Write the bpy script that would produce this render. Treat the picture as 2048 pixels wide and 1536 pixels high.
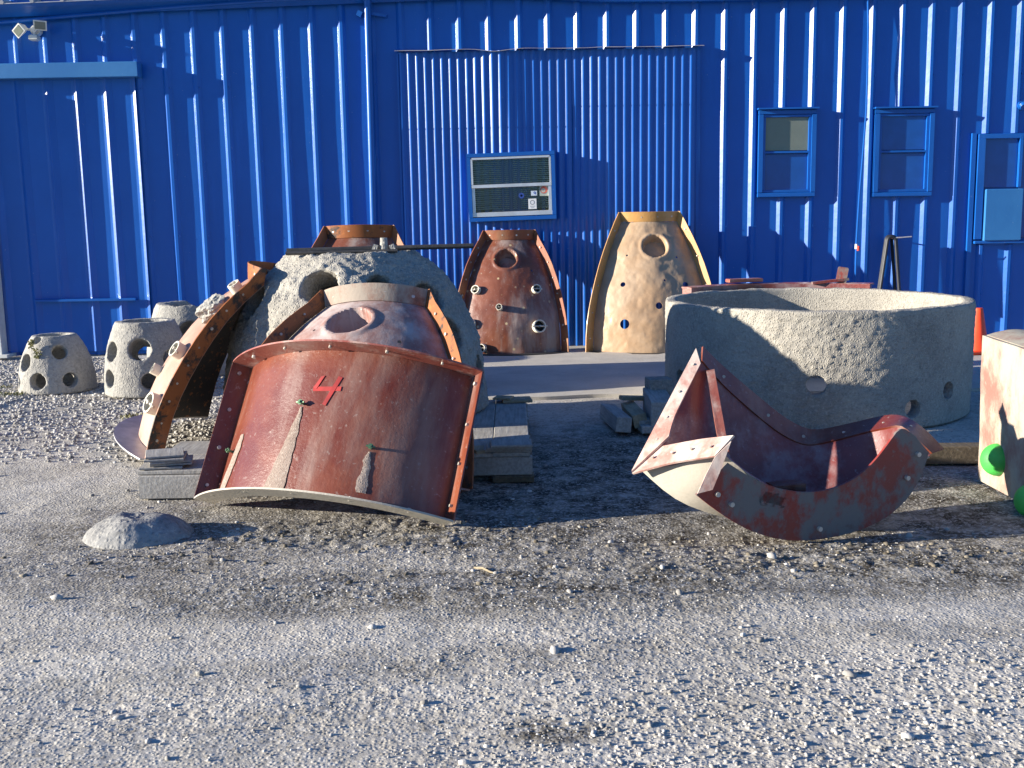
import bpy, math, random
import numpy as np
from mathutils import Vector, Matrix, Euler

for o in list(bpy.data.objects): bpy.data.objects.remove(o)
scene = bpy.context.scene
COL = scene.collection
R = math.radians

# ------------------------------------------------------------------ camera
cam_d = bpy.data.cameras.new('camera'); cam = bpy.data.objects.new('camera', cam_d); COL.objects.link(cam)
cam.location = (0, 0, 1.43)
cam.rotation_euler = (Matrix.Rotation(R(81.0), 3, 'X') @ Matrix.Rotation(-0.017, 3, 'Z')).to_euler()
cam_d.sensor_width = 36.0; cam_d.lens = 37.97; cam_d.clip_start = 0.05; cam_d.clip_end = 500
scene.camera = cam

# ------------------------------------------------------------------ light
SUN_EL = R(12.2); SUN_AZ = R(9.2)          # azimuth: angle in front of the wall plane, sun stands to the left
sdir = Vector((-math.cos(SUN_EL)*math.cos(SUN_AZ), -math.cos(SUN_EL)*math.sin(SUN_AZ), math.sin(SUN_EL)))
world = bpy.data.worlds.new('World'); scene.world = world; world.use_nodes = True
wn = world.node_tree; wn.nodes.clear()
sky = wn.nodes.new('ShaderNodeTexSky'); sky.sky_type = 'NISHITA'; sky.sun_disc = False
sky.sun_elevation = SUN_EL; sky.sun_rotation = math.atan2(sdir.x, sdir.y); sky.altitude = 10
sky.air_density = 1.0; sky.dust_density = 0.1; sky.ozone_density = 3.0
bg = wn.nodes.new('ShaderNodeBackground'); bg.inputs['Strength'].default_value = 0.058
wo = wn.nodes.new('ShaderNodeOutputWorld')
tint = wn.nodes.new('ShaderNodeMix'); tint.data_type = 'RGBA'; tint.blend_type = 'MULTIPLY'; tint.inputs[0].default_value = 1.0
tint.inputs[7].default_value = (.62, .98, 1.50, 1)          # camera white balance: open shade reads blue
wn.links.new(sky.outputs[0], tint.inputs[6]); wn.links.new(tint.outputs[2], bg.inputs[0]); wn.links.new(bg.outputs[0], wo.inputs[0])
sl = bpy.data.lights.new('sun', 'SUN'); sl.energy = 5.0; sl.angle = R(0.55); sl.color = (1.0, 0.92, 0.79)
so = bpy.data.objects.new('sun', sl); COL.objects.link(so)
so.rotation_euler = (-sdir).to_track_quat('-Z', 'Y').to_euler(); so.location = (-20, -3, 6)
scene.view_settings.view_transform = 'Standard'; scene.view_settings.look = 'None'
scene.view_settings.gamma = 1.0; scene.view_settings.use_curve_mapping = False
scene.view_settings.exposure = 1.28
scene.render.resolution_x = 1024; scene.render.resolution_y = 768
scene.render.engine = 'CYCLES'

# ------------------------------------------------------------------ noise helpers (numpy)
def _h(ix, iy, iz, seed):
    n = (ix*374761393 + iy*668265263 + iz*2147483647 % 1013904223 + seed*974711) & 0xffffffff
    n = ((n ^ (n >> 13)) * 1274126177) & 0xffffffff
    n = ((n ^ (n >> 16)) * 2246822519) & 0xffffffff
    return ((n ^ (n >> 15)) & 0xffffff) / float(0xffffff)
def vnoise(p, seed=0):
    p = np.asarray(p, float); i = np.floor(p).astype(np.int64); f = p - i; f = f*f*(3-2*f)
    r = 0
    for dx in (0, 1):
        for dy in (0, 1):
            for dz in (0, 1):
                w = (f[..., 0] if dx else 1-f[..., 0])*(f[..., 1] if dy else 1-f[..., 1])*(f[..., 2] if dz else 1-f[..., 2])
                r = r + w*_h(i[..., 0]+dx, i[..., 1]+dy, (i[..., 2]+dz)*31, seed)
    return r*2-1
def fbm(p, oct=4, seed=0):
    r = 0; a = 1; t = 0; p = np.asarray(p, float)
    for k in range(oct):
        r = r + a*vnoise(p*(2.03**k)+k*7.7, seed+k); t += a; a *= .5
    return r/t
def worley2(x, y, seed=0):
    ix = np.floor(x).astype(np.int64); iy = np.floor(y).astype(np.int64); d = np.full(x.shape, 9.0)
    for dx in (-1, 0, 1):
        for dy in (-1, 0, 1):
            cx = ix+dx; cy = iy+dy
            px = cx+_h(cx, cy, cx*0+3, seed); py = cy+_h(cx, cy, cx*0+8, seed+5)
            d = np.minimum(d, (px-x)**2+(py-y)**2)
    return np.sqrt(d)
def worley3(p, seed=0):
    i = np.floor(p).astype(np.int64); d = np.full(p.shape[:-1], 9.0)
    for dx in (-1, 0, 1):
        for dy in (-1, 0, 1):
            for dz in (-1, 0, 1):
                a = i[..., 0]+dx; b = i[..., 1]+dy; c = i[..., 2]+dz
                q = np.stack([a+_h(a, b, c*31, seed), b+_h(a, b, c*31, seed+3), c+_h(a, b, c*31, seed+6)], -1)
                d = np.minimum(d, ((q-p)**2).sum(-1))
    return np.sqrt(d)
def sstep(a, b, x):
    t = np.clip((x-a)/(b-a), 0, 1); return t*t*(3-2*t)
def v3(x, y, z=0.0): return np.stack(np.broadcast_arrays(np.asarray(x, float), np.asarray(y, float), np.asarray(z, float)), -1)

# ------------------------------------------------------------------ mesh helpers
def mesh(name, V, F, smooth=False, sharp=35):
    me = bpy.data.meshes.new(name)
    V = np.asarray(V, float).reshape(-1, 3)
    if isinstance(F, np.ndarray):
        n = F.shape[1]; m = len(F)
        me.vertices.add(len(V)); me.vertices.foreach_set('co', V.ravel())
        me.loops.add(m*n); me.loops.foreach_set('vertex_index', F.astype(np.int32).ravel())
        me.polygons.add(m); me.polygons.foreach_set('loop_start', np.arange(0, m*n, n, dtype=np.int32))
        me.update(calc_edges=True); me.validate()
    else:
        me.from_pydata([tuple(v) for v in V], [], [tuple(int(i) for i in f) for f in F]); me.update()
    if smooth:
        me.polygons.foreach_set('use_smooth', [True]*len(me.polygons))
        if sharp: me.set_sharp_from_angle(angle=R(sharp))
    return me
def obj(name, me, mat=None, parent=None, kind=None):
    o = bpy.data.objects.new(name, me); COL.objects.link(o)
    if mat is not None:
        me.materials.clear(); me.materials.append(mat)
    if parent is not None: o.parent = parent
    if kind: o['kind'] = kind
    return o
def tag(o, label, cat, group=None, kind=None):
    o['label'] = label; o['category'] = cat
    if group: o['group'] = group
    if kind: o['kind'] = kind
    return o
def thing(name, label, cat, loc=(0, 0, 0), rot=(0, 0, 0), group=None):
    e = bpy.data.objects.new(name, None); COL.objects.link(e); e.location = loc; e.rotation_euler = rot
    e.empty_display_size = .1
    return tag(e, label, cat, group)
class MB:
    """collects shapes, links them as one mesh"""
    def __init__(s): s.V = []; s.F = []; s.M = []
    def add(s, V, F, m=0):
        b = len(s.V); s.V += [tuple(v) for v in V]; s.F += [tuple(i+b for i in f) for f in F]; s.M += [m]*len(F); return s
    def box(s, c, d, rot=None, m=0, bev=0):
        x, y, z = [k/2 for k in d]
        if bev:
            b = bev; pts = []
            for zz, k in ((-z, b), (-z+b, 0), (z-b, 0), (z, b)):
                for sx, sy in ((-1, -1), (1, -1), (1, 1), (-1, 1)):
                    pts.append((sx*(x-k), sy*(y-k), zz))
            F = [(3, 2, 1, 0), (12, 13, 14, 15)]
            for r in range(3):
                for q in range(4): F.append((r*4+q, r*4+(q+1) % 4, r*4+4+(q+1) % 4, r*4+4+q))
        else:
            pts = [(sx*x, sy*y, sz*z) for sz in (-1, 1) for sx, sy in ((-1, -1), (1, -1), (1, 1), (-1, 1))]
            F = [(3, 2, 1, 0), (4, 5, 6, 7), (0, 1, 5, 4), (1, 2, 6, 5), (2, 3, 7, 6), (3, 0, 4, 7)]
        M = rot if rot is not None else Matrix.Identity(3)
        return s.add([tuple(M @ Vector(p)+Vector(c)) for p in pts], F, m)
    def cyl(s, a, b, r, n=10, r2=None, m=0):
        a = Vector(a); b = Vector(b); ax = (b-a).normalized(); r2 = r if r2 is None else r2
        u = ax.orthogonal().normalized(); w = ax.cross(u)
        V = []
        for c, q in ((a, r), (b, r2)):
            for k in range(n):
                t = 2*math.pi*k/n; V.append(c+u*(q*math.cos(t))+w*(q*math.sin(t)))
        F = [(k, (k+1) % n, n+(k+1) % n, n+k) for k in range(n)]+[tuple(range(n-1, -1, -1)), tuple(range(n, 2*n))]
        return s.add(V, F, m)
    def tube(s, P, r, n=8, m=0):
        P = [Vector(p) for p in P]; V = []; u = None
        rr = r if isinstance(r, (list, tuple)) else [r]*len(P)
        for i, p in enumerate(P):
            t = (P[min(i+1, len(P)-1)]-P[max(i-1, 0)]).normalized()
            u = t.orthogonal().normalized() if u is None else (u-t*u.dot(t)).normalized()
            w = t.cross(u)
            for k in range(n):
                q = 2*math.pi*k/n; V.append(p+u*(rr[i]*math.cos(q))+w*(rr[i]*math.sin(q)))
        F = []
        for i in range(len(P)-1):
            for k in range(n): F.append((i*n+k, i*n+(k+1) % n, (i+1)*n+(k+1) % n, (i+1)*n+k))
        F += [tuple(range(n-1, -1, -1)), tuple(range((len(P)-1)*n, len(P)*n))]
        return s.add(V, F, m)
    def mesh(s, name, smooth=False, sharp=35):
        me = mesh(name, s.V, s.F, smooth, sharp)
        return me
    def obj(s, name, mat, parent=None, smooth=False, sharp=35, kind=None, off=None):
        if off is not None: s.V = [tuple(Vector(v)-Vector(off)) for v in s.V]
        me = s.mesh(name, smooth, sharp)
        if isinstance(mat, (list, tuple)):
            for m in mat: me.materials.append(m)
            me.polygons.foreach_set('material_index', s.M)
            return obj(name, me, None, parent, kind)
        return obj(name, me, mat, parent, kind)
def slab_grid(P, t, name, smooth=True, sharp=40):
    """closed thick sheet from a grid of points (nu,nv,3), thickened by t along its normal"""
    P = np.asarray(P, float); nu, nv = P.shape[:2]
    N = np.cross(np.gradient(P, axis=0), np.gradient(P, axis=1)); N /= np.linalg.norm(N, axis=-1, keepdims=True)+1e-12
    V = np.concatenate([P.reshape(-1, 3), (P+N*t).reshape(-1, 3)]); m = nu*nv
    I = np.arange(m).reshape(nu, nv); q = np.stack([I[:-1, :-1], I[1:, :-1], I[1:, 1:], I[:-1, 1:]], -1).reshape(-1, 4)
    F = [q[:, ::-1] if t > 0 else q, (q+m) if t > 0 else (q+m)[:, ::-1]]
    ring = np.concatenate([I[:-1, 0], I[-1, :-1], I[:0:-1, -1], I[0, :0:-1]]); nx = np.roll(ring, -1)
    s = np.stack([ring, nx, nx+m, ring+m], -1)
    F.append(s if t > 0 else s[:, ::-1])
    return mesh(name, V, np.concatenate(F), smooth, sharp)
def strip(A, B, t, name, smooth=True):
    return slab_grid(np.stack([np.asarray(A, float), np.asarray(B, float)], 1), t, name, smooth, 40)
def evald(o):
    dg = bpy.context.evaluated_depsgraph_get(); dg.update()
    me = bpy.data.meshes.new_from_object(o.evaluated_get(dg), depsgraph=dg)
    o.modifiers.clear(); old = o.data; o.data = me
    return me
def boolean(o, cutter_mesh, op='DIFFERENCE', solver='MANIFOLD'):
    c = bpy.data.objects.new('cutter', cutter_mesh); COL.objects.link(c)
    bpy.context.view_layer.update()
    c.matrix_world = o.matrix_world.copy()
    bpy.context.view_layer.update()
    md = o.modifiers.new('b', 'BOOLEAN'); md.object = c; md.operation = op
    try: md.solver = solver
    except Exception: md.solver = 'EXACT'
    evald(o); bpy.data.objects.remove(c)
def getco(me):
    a = np.empty(len(me.vertices)*3); me.vertices.foreach_get('co', a); return a.reshape(-1, 3)
def getno(me):
    a = np.empty(len(me.vertices)*3); me.vertex_normals.foreach_get('vector', a); return a.reshape(-1, 3)
def setco(me, co): me.vertices.foreach_set('co', co.ravel()); me.update()

# ------------------------------------------------------------------ materials
class NT:
    def __init__(s, name):
        s.m = bpy.data.materials.new(name); s.m.use_nodes = True; s.t = s.m.node_tree; s.t.nodes.clear()
        s.out = s.n('ShaderNodeOutputMaterial'); s.bsdf = s.n('ShaderNodeBsdfPrincipled')
        s.l(s.bsdf.outputs[0], s.out.inputs[0]); s.tc = s.n('ShaderNodeTexCoord')
        s.co = s.tc.outputs['Object']
    def n(s, ty, **k):
        x = s.t.nodes.new(ty)
        for a, b in k.items(): setattr(x, a, b)
        return x
    def l(s, a, b): s.t.links.new(a, b)
    def val(s, sock, v):
        if hasattr(v, 'is_output') or hasattr(v, 'links'): s.l(v, sock)
        else: sock.default_value = v
    def map(s, scale=(1, 1, 1), co=None, loc=(0, 0, 0)):
        x = s.n('ShaderNodeMapping'); s.l(co or s.co, x.inputs[0]); x.inputs['Scale'].default_value = scale; x.inputs['Location'].default_value = loc
        return x.outputs[0]
    def noise(s, scale, detail=4, rough=.55, co=None, dist=0):
        x = s.n('ShaderNodeTexNoise'); s.l(co or s.co, x.inputs['Vector'])
        x.inputs['Scale'].default_value = scale; x.inputs['Detail'].default_value = detail
        x.inputs['Roughness'].default_value = rough; x.inputs['Distortion'].default_value = dist
        return x.outputs[0]
    def voro(s, scale, co=None, out='Distance', feature='F1'):
        x = s.n('ShaderNodeTexVoronoi'); x.feature = feature; s.l(co or s.co, x.inputs['Vector']); x.inputs['Scale'].default_value = scale
        return x.outputs[out]
    def ramp(s, f, a, b, c0=(0, 0, 0, 1), c1=(1, 1, 1, 1)):
        x = s.n('ShaderNodeMapRange'); x.inputs['From Min'].default_value = a; x.inputs['From Max'].default_value = b
        x.interpolation_type = 'SMOOTHSTEP'; s.l(f, x.inputs['Value']); return x.outputs[0]
    def mix(s, f, a, b, blend='MIX'):
        x = s.n('ShaderNodeMix'); x.data_type = 'RGBA'; x.blend_type = blend
        s.val(x.inputs[0], f)
        for sock, v in ((x.inputs[6], a), (x.inputs[7], b)):
            if isinstance(v, (tuple, list)): sock.default_value = (*v[:3], 1)
            else: s.l(v, sock)
        return x.outputs[2]
    def math(s, op, a, b=0.0):
        x = s.n('ShaderNodeMath'); x.operation = op; s.val(x.inputs[0], a); s.val(x.inputs[1], b); return x.outputs[0]
    def bump(s, h, dist=.01, strength=1.0, prev=None):
        x = s.n('ShaderNodeBump'); x.inputs['Distance'].default_value = dist; x.inputs['Strength'].default_value = strength
        s.l(h, x.inputs['Height'])
        if prev is not None: s.l(prev, x.inputs['Normal'])
        return x.outputs[0]
    def done(s, color, rough=.5, metal=0, normal=None, spec=.5, **k):
        b = s.bsdf
        if isinstance(color, (tuple, list)): b.inputs['Base Color'].default_value = (*color[:3], 1)
        else: s.l(color, b.inputs['Base Color'])
        s.val(b.inputs['Roughness'], rough); b.inputs['Metallic'].default_value = metal
        b.inputs['Specular IOR Level'].default_value = spec
        if normal is not None: s.l(normal, b.inputs['Normal'])
        for a, v in k.items(): b.inputs[a.replace('_', ' ')].default_value = v
        return s.m
M = {}
def paint_metal(name, c, c2, rough=.34):
    t = NT(name); n = t.noise(1.3, 5, .6); n2 = t.noise(30, 4, .7)
    st = t.noise(6, 4, .6, t.map((1, 1, .12)))
    col = t.mix(t.ramp(n, .35, .7), c, c2)
    col = t.mix(t.math('MULTIPLY', t.ramp(st, .55, .8), .25), col, [min(1, x*1.5+.02) for x in c2])
    col = t.mix(t.math('MULTIPLY', t.ramp(n2, .66, .74), .35), col, (.35, .42, .5))
    nb = t.bump(t.noise(9, 3, .5), .004, .35)
    M[name] = t.done(col, t.math('ADD', rough-.05, t.math('MULTIPLY', n, .14)), 0, nb, .38)
paint_metal('blue_paint', (.005, .098, .42), (.008, .112, .46), .30)
paint_metal('blue_trim', (.006, .095, .38), (.010, .11, .42), .33)
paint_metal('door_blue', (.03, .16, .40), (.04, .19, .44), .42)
def plain(name, c, rough=.6, metal=0, var=.25, bump=0, bscale=60, spec=.5, **k):
    t = NT(name); n = t.noise(8, 5, .6)
    col = t.mix(t.ramp(n, .3, .75), [x*(1-var) for x in c], [min(1, x*(1+var)) for x in c])
    nb = t.bump(t.noise(bscale, 4, .6), bump, .8) if bump else None
    M[name] = t.done(col, rough, metal, nb, spec, **k)
plain('white_paint', (.68, .68, .62), .5, var=.12)
plain('aluminium', (.72, .73, .74), .35, .55, .1)
plain('galvanised', (.48, .46, .46), .42, .35, .2)
plain('dark', (.012, .013, .014), .8, var=.1)
plain('blind', (.66, .72, .76), .5, var=.1)
plain('painted_pane', (.008, .075, .32), .12, var=.08)
plain('grey_pane', (.17, .19, .155), .12, var=.06)  # plain greenish grey pane
plain('rubber', (.02, .022, .03), .55, var=.3)
plain('hose_tan', (.45, .36, .26), .5)
plain('steel_dark', (.075, .07, .065), .55, .35, .35, .002)
plain('bolt_steel', (.50, .46, .40), .45, .3, .35)
plain('pvc', (.72, .68, .56), .45, var=.12)
plain('red_fitting', (.6, .06, .03), .45)
plain('cone_orange', (.85, .075, .02), .5, var=.12)
plain('green_rubber', (.07, .50, .08), .5, var=.15, bump=.0015, bscale=90)
plain('paper', (.8, .8, .78), .6, var=.04)
plain('paper_green', (.42, .46, .40), .6, var=.06)
plain('paper_blue', (.62, .7, .78), .6, var=.05)
plain('ink_red', (.55, .12, .08), .6)
plain('ink_blue', (.03, .08, .35), .6)
plain('ink_grey', (.25, .26, .27), .6)
plain('red_marking', (.36, .022, .018), .5, var=.3)
t = NT('glass'); t.t.nodes.remove(t.bsdf)
tr = t.n('ShaderNodeBsdfTransparent'); tr.inputs[0].default_value = (.82, .87, .86, 1)
gl = t.n('ShaderNodeBsdfGlossy'); gl.inputs['Roughness'].default_value = .03
fr = t.n('ShaderNodeFresnel'); fr.inputs[0].default_value = 1.5; mx = t.n('ShaderNodeMixShader')
t.l(fr.outputs[0], mx.inputs[0]); t.l(tr.outputs[0], mx.inputs[1]); t.l(gl.outputs[0], mx.inputs[2]); t.l(mx.outputs[0], t.out.inputs[0])
M['glass'] = t.m
def concrete(name, c, dark, agg=70, rough=.9, dist=.006, stain=.5):
    t = NT(name); n = t.noise(2.2, 6, .65); n2 = t.noise(14, 5, .7); v = t.voro(agg); f = t.noise(160, 3, .6); n4 = t.noise(agg*.8, 3, .7)
    col = t.mix(t.ramp(n, .3, .72), dark, c)
    col = t.mix(t.math('MULTIPLY', t.ramp(n2, .5, .75), stain), col, [x*.6 for x in dark])
    col = t.mix(t.math('MULTIPLY', t.ramp(n4, .52, .7), .5), col, (.56, .52, .44))
    col = t.mix(t.math('MULTIPLY', t.ramp(n4, .46, .3), .5), col, [x*.5 for x in dark])
    h = t.math('ADD', t.math('MULTIPLY', t.ramp(v, .55, 0.0), .8), t.math('MULTIPLY', f, .5))
    nb = t.bump(h, dist, .9)
    M[name] = t.done(col, rough, 0, nb, .2)
concrete('concrete_ball', (.40, .375, .325), (.27, .255, .225), 75)
concrete('concrete_ring', (.42, .39, .33), (.29, .27, .235), 80, dist=.006)
concrete('concrete_small', (.42, .40, .36), (.29, .28, .255), 60, dist=.004)
concrete('concrete_slab', (.60, .56, .49), (.47, .44, .385), 150, dist=.001, stain=.25)
concrete('concrete_mound', (.33, .325, .31), (.23, .225, .215), 45, dist=.004, stain=.2)
concrete('concrete_crust', (.34, .27, .225), (.25, .185, .15), 120, dist=.002, stain=.2)
def fibreglass(name, a, b, dust, amt=.5, rough=.36, streak=.2, dscale=3.0, spots=.0, coat=.25, fleck=.5, lo=.46, hi=.72):
    t = NT(name)
    n = t.noise(2.4, 6, .62, None, .4); n2 = t.noise(dscale, 7, .68, t.map((1, 1, streak))); n3 = t.noise(40, 4, .65)
    col = t.mix(t.ramp(n, .35, .68), a, b)
    d = t.math('MULTIPLY', t.ramp(n2, lo, hi), amt)
    col = t.mix(d, col, dust)
    col = t.mix(t.math('MULTIPLY', t.ramp(n3, .6, .72), fleck), col, dust)
    if spots:
        s = t.voro(9); col = t.mix(t.math('MULTIPLY', t.ramp(s, .16, .08), spots), col, (.62, .5, .28))
    dk = t.noise(5.5, 6, .7)
    col = t.mix(t.math('MULTIPLY', t.ramp(dk, .6, .78), .55), col, [x*.35 for x in a])
    rg = t.math('ADD', rough, t.math('MULTIPLY', d, .45))
    nb = t.bump(t.noise(55, 5, .7), .003, .55); nb = t.bump(n2, .01, .3, nb)
    M[name] = t.done(col, rg, 0, nb, .5, Coat_Weight=coat, Coat_Roughness=.18)
fibreglass('red_gel', (.13, .022, .010), (.215, .058, .026), (.32, .24, .20), .5, .34, .22, 3.2, 0, .2, .7)
fibreglass('red_inside', (.15, .024, .020), (.23, .045, .035), (.34, .27, .27), .75, .38, .8, 4)
fibreglass('red_plate', (.27, .028, .018), (.19, .045, .035), (.17, .155, .145), 1.0, .5, .7, 6.0, 0, .1, .5, .43, .58)
fibreglass('pink_flange', (.40, .17, .13), (.48, .28, .23), (.62, .53, .46), .9, .5, .6, 6, 0, .05, .5, .36, .62)
fibreglass('red_flange', (.27, .065, .045), (.36, .13, .095), (.55, .45, .38), .85, .45, .6, 6)
fibreglass('brown_gel', (.15, .045, .022), (.21, .07, .036), (.36, .32, .29), .75, .36, .16, 3.4, .75)
fibreglass('dusty_flange', (.20, .07, .04), (.30, .15, .09), (.38, .33, .27), .9, .55, .6, 6, 0, 0, .5, .38, .6)
fibreglass('brown_flange', (.24, .06, .025), (.30, .12, .05), (.16, .10, .06), .6, .5, .6, 5)
fibreglass('pink_gel', (.25, .10, .075), (.34, .19, .15), (.47, .41, .385), .9, .5, .6, 3.4, 0, .1, .5, .36, .62)
fibreglass('peach_gel', (.36, .20, .14), (.42, .28, .21), (.45, .36, .28), .6, .5, .5, 3, 0, .1, .3)
fibreglass('tan_gel', (.41, .265, .15), (.48, .345, .225), (.33, .245, .16), .6, .5, .5, 3.2, 0, .12, .25)
fibreglass('amber_flange', (.46, .22, .06), (.55, .30, .10), (.50, .36, .18), .5, .4, .3, 4, 0, .2, .2)
fibreglass('pale_slab', (.27, .13, .10), (.34, .235, .19), (.40, .36, .28), 1.0, .8, .6, 4.5, 0, 0, .4, .38, .58)
fibreglass('pale_hull', (.45, .40, .33), (.50, .46, .38), (.36, .34, .28), .7, .7, .7, 4, 0, 0)
def rusty(name, k=.5):
    t = NT(name); n = t.noise(7, 8, .72, None, .3); n2 = t.noise(22, 5, .7); n3 = t.noise(2.5, 3)
    col = t.mix(t.ramp(n, k-.06, k+.06), (.028, .024, .022), (.30, .095, .025))
    col = t.mix(t.math('MULTIPLY', t.ramp(n2, .56, .68), .6), col, (.46, .16, .04))
    col = t.mix(t.math('MULTIPLY', t.ramp(n3, .6, .8), .4), col, (.2, .16, .13))
    M[name] = t.done(col, .55, 0, t.bump(n, .004, .6), .4)
rusty('inner_black', .66); rusty('rust_black', .47); rusty('rust_orange', .42)
def wood(name, c, d):
    t = NT(name); g = t.noise(7, 6, .6, t.map((9, .9, 9))); n = t.noise(3, 4); s = t.noise(30, 5, .7)
    col = t.mix(t.ramp(g, .3, .7), d, c); col = t.mix(t.math('MULTIPLY', t.ramp(n, .45, .75), .5), col, [x*.6 for x in d])
    col = t.mix(t.math('MULTIPLY', t.ramp(s, .58, .7), .4), col, (.45, .43, .38))
    M[name] = t.done(col, .85, 0, t.bump(g, .004, .5), .25)
wood('wood_grey', (.46, .44, .40), (.31, .29, .26)); wood('wood_pale', (.46, .38, .25), (.32, .26, .17)); wood('wood_dark', (.17, .135, .09), (.1, .08, .055))
t = NT('roof_metal'); n = t.noise(9, 4, .6, t.map((1, .1, 1)))
M['roof_metal'] = t.done(t.mix(t.ramp(n, .4, .7), (.34, .36, .40), (.55, .52, .5)), .45, .2)
# ground: dry pale crushed stone with darker brown areas; the dark/dust mask is a vertex attribute with its own shape
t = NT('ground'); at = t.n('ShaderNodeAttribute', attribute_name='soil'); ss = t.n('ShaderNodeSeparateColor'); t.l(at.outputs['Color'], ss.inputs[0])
n = t.noise(1.1, 7, .66); n2 = t.noise(6, 6, .7); n3 = t.noise(45, 5, .7); v = t.voro(70, None, 'Color'); vd = t.voro(70); gs = t.n('ShaderNodeSeparateColor'); t.l(v, gs.inputs[0])
v2 = t.voro(150, None, 'Color'); g2 = t.n('ShaderNodeSeparateColor'); t.l(v2, g2.inputs[0])
col = t.mix(t.ramp(n, .32, .7), (.43, .392, .325), (.60, .553, .47))
col = t.mix(t.math('MULTIPLY', t.ramp(n2, .45, .75), .55), col, (.25, .222, .18))
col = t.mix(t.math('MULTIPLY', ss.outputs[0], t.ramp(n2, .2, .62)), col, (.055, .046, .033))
col = t.mix(t.math('MULTIPLY', ss.outputs[1], t.ramp(n2, .4, .8)), col, (.76, .72, .66))
col = t.mix(t.math('MULTIPLY', t.ramp(gs.outputs[0], .62, .95), .55), col, (.55, .53, .49))
col = t.mix(t.math('MULTIPLY', t.ramp(gs.outputs[1], .7, .98), .5), col, (.14, .13, .115))
col = t.mix(t.math('MULTIPLY', t.ramp(g2.outputs[2], .7, .98), .35), col, (.6, .58, .54))
h = t.math('ADD', t.math('MULTIPLY', t.ramp(vd, .6, 0), .8), t.math('MULTIPLY', n3, 1.0)); h = t.math('ADD', h, t.math('MULTIPLY', t.noise(260, 3, .6), .35))
M['ground'] = t.done(col, .95, 0, t.bump(h, .0032, .9), .12)
t = NT('stones'); gi = t.n('ShaderNodeNewGeometry'); rp = gi.outputs['Random Per Island']
x = t.n('ShaderNodeValToRGB'); t.l(rp, x.inputs[0]); x.color_ramp.elements[0].color = (.24, .225, .20, 1); x.color_ramp.elements[1].color = (.72, .70, .65, 1)
e = x.color_ramp.elements.new(.45); e.color = (.42, .40, .37, 1); e = x.color_ramp.elements.new(.85); e.color = (.54, .52, .49, 1)
M['stones'] = t.done(t.mix(t.math('MULTIPLY', t.noise(60), .5), x.outputs[0], (.3, .28, .25)), .9, 0, t.bump(t.noise(150), .002, .7), .2)
t = NT('leaf'); gi = t.n('ShaderNodeNewGeometry')
M['leaf'] = t.done(t.mix(gi.outputs['Random Per Island'], (.09, .11, .03), (.28, .24, .09)), .7)

# ================================================================== SETTING
rng = np.random.default_rng(7); random.seed(7)
def gmask(x, y, cx, cy, rx, ry, a=0.0):
    c, s = math.cos(a), math.sin(a); u = ((x-cx)*c+(y-cy)*s)/rx; v = (-(x-cx)*s+(y-cy)*c)/ry
    return np.clip(1-(u*u+v*v), 0, 1)
def darker(x, y):  # darker ground around the moulds and in bands across the yard
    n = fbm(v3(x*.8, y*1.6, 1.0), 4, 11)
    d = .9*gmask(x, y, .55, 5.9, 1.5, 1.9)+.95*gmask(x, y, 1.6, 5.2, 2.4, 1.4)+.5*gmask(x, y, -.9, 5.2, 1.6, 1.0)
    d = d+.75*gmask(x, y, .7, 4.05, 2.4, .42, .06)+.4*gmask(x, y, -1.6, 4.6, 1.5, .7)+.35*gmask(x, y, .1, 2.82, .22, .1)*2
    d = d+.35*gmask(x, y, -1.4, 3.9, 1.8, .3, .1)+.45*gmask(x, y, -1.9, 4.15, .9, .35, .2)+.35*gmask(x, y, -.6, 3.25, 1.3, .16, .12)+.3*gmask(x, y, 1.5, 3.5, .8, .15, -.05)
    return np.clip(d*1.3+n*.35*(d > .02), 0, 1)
def dusty(x, y):
    n = fbm(v3(x*1.3+.6*y, y*4.2, 4.0), 4, 23)
    return np.clip(sstep(.12, .5, n)*sstep(4.9, 3.9, y)*.8+.55*gmask(x, y, .55, 4.35, .7, .22)+.5*sstep(.0, .5, fbm(v3(x*2, y*3, 9), 3, 5))*sstep(3.6, 2.8, y), 0, 1)
def ruf(x, y):
    return np.clip(sstep(-.05, .45, fbm(v3(x*.8-.35*y, y*2.0, 8), 4, 9))+.8*gmask(x, y, 1.2, 2.7, 1.6, .7)+.7*sstep(-1.7, -2.2, x+.1*(y-6))*sstep(6.2, 7.2, y)+.6*gmask(x, y, .2, 4.6, 2.6, .5), 0, 1)
def gheight(x, y):
    big = .022*fbm(v3(x*.7, y*.7, 0), 4, 1)
    rut = .010*fbm(v3(x*1.1+.5*y, y*5.5, 3), 3, 31)
    med = .0040*fbm(v3(x*7, y*7, 2), 4, 2)+.0016*fbm(v3(x*48, y*48, 6), 3, 12)
    rm = ruf(x, y)
    w = worley2(x*26, y*26, 3); peb = .0046*np.clip(.62-w, 0, 1)*(.04+1.08*rm)
    w2 = worley2(x*60, y*60, 6); peb2 = .0022*np.clip(.6-w2, 0, 1)*(.12+.9*rm)
    near = sstep(4.35, 4.6, y)*sstep(11.6, 11.0, y)
    h = big+rut*(1-.5*near)+med+peb+peb2
    h = h-.010*near*(abs(x) < 4)
    # churned, lumpy soil in front of the moulds
    ch = gmask(x, y, -.6, 4.75, 1.3, .4)+gmask(x, y, 1.2, 4.35, 1.4, .35)
    h = h+np.clip(ch, 0, 1)*.016*np.abs(fbm(v3(x*14, y*14, 5), 4, 41))
    slab = sstep(-1.75, -1.65, x)*sstep(8.2, 8.34, y)
    return h*(1-slab)-.02*slab
nu, nr = 860, 700
yy = np.concatenate([[-80, -20, -4, .5, 1.6], 2.15*(11.8/2.15)**(np.linspace(0, 1, nr)**.92), [14, 25, 90]])
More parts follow.
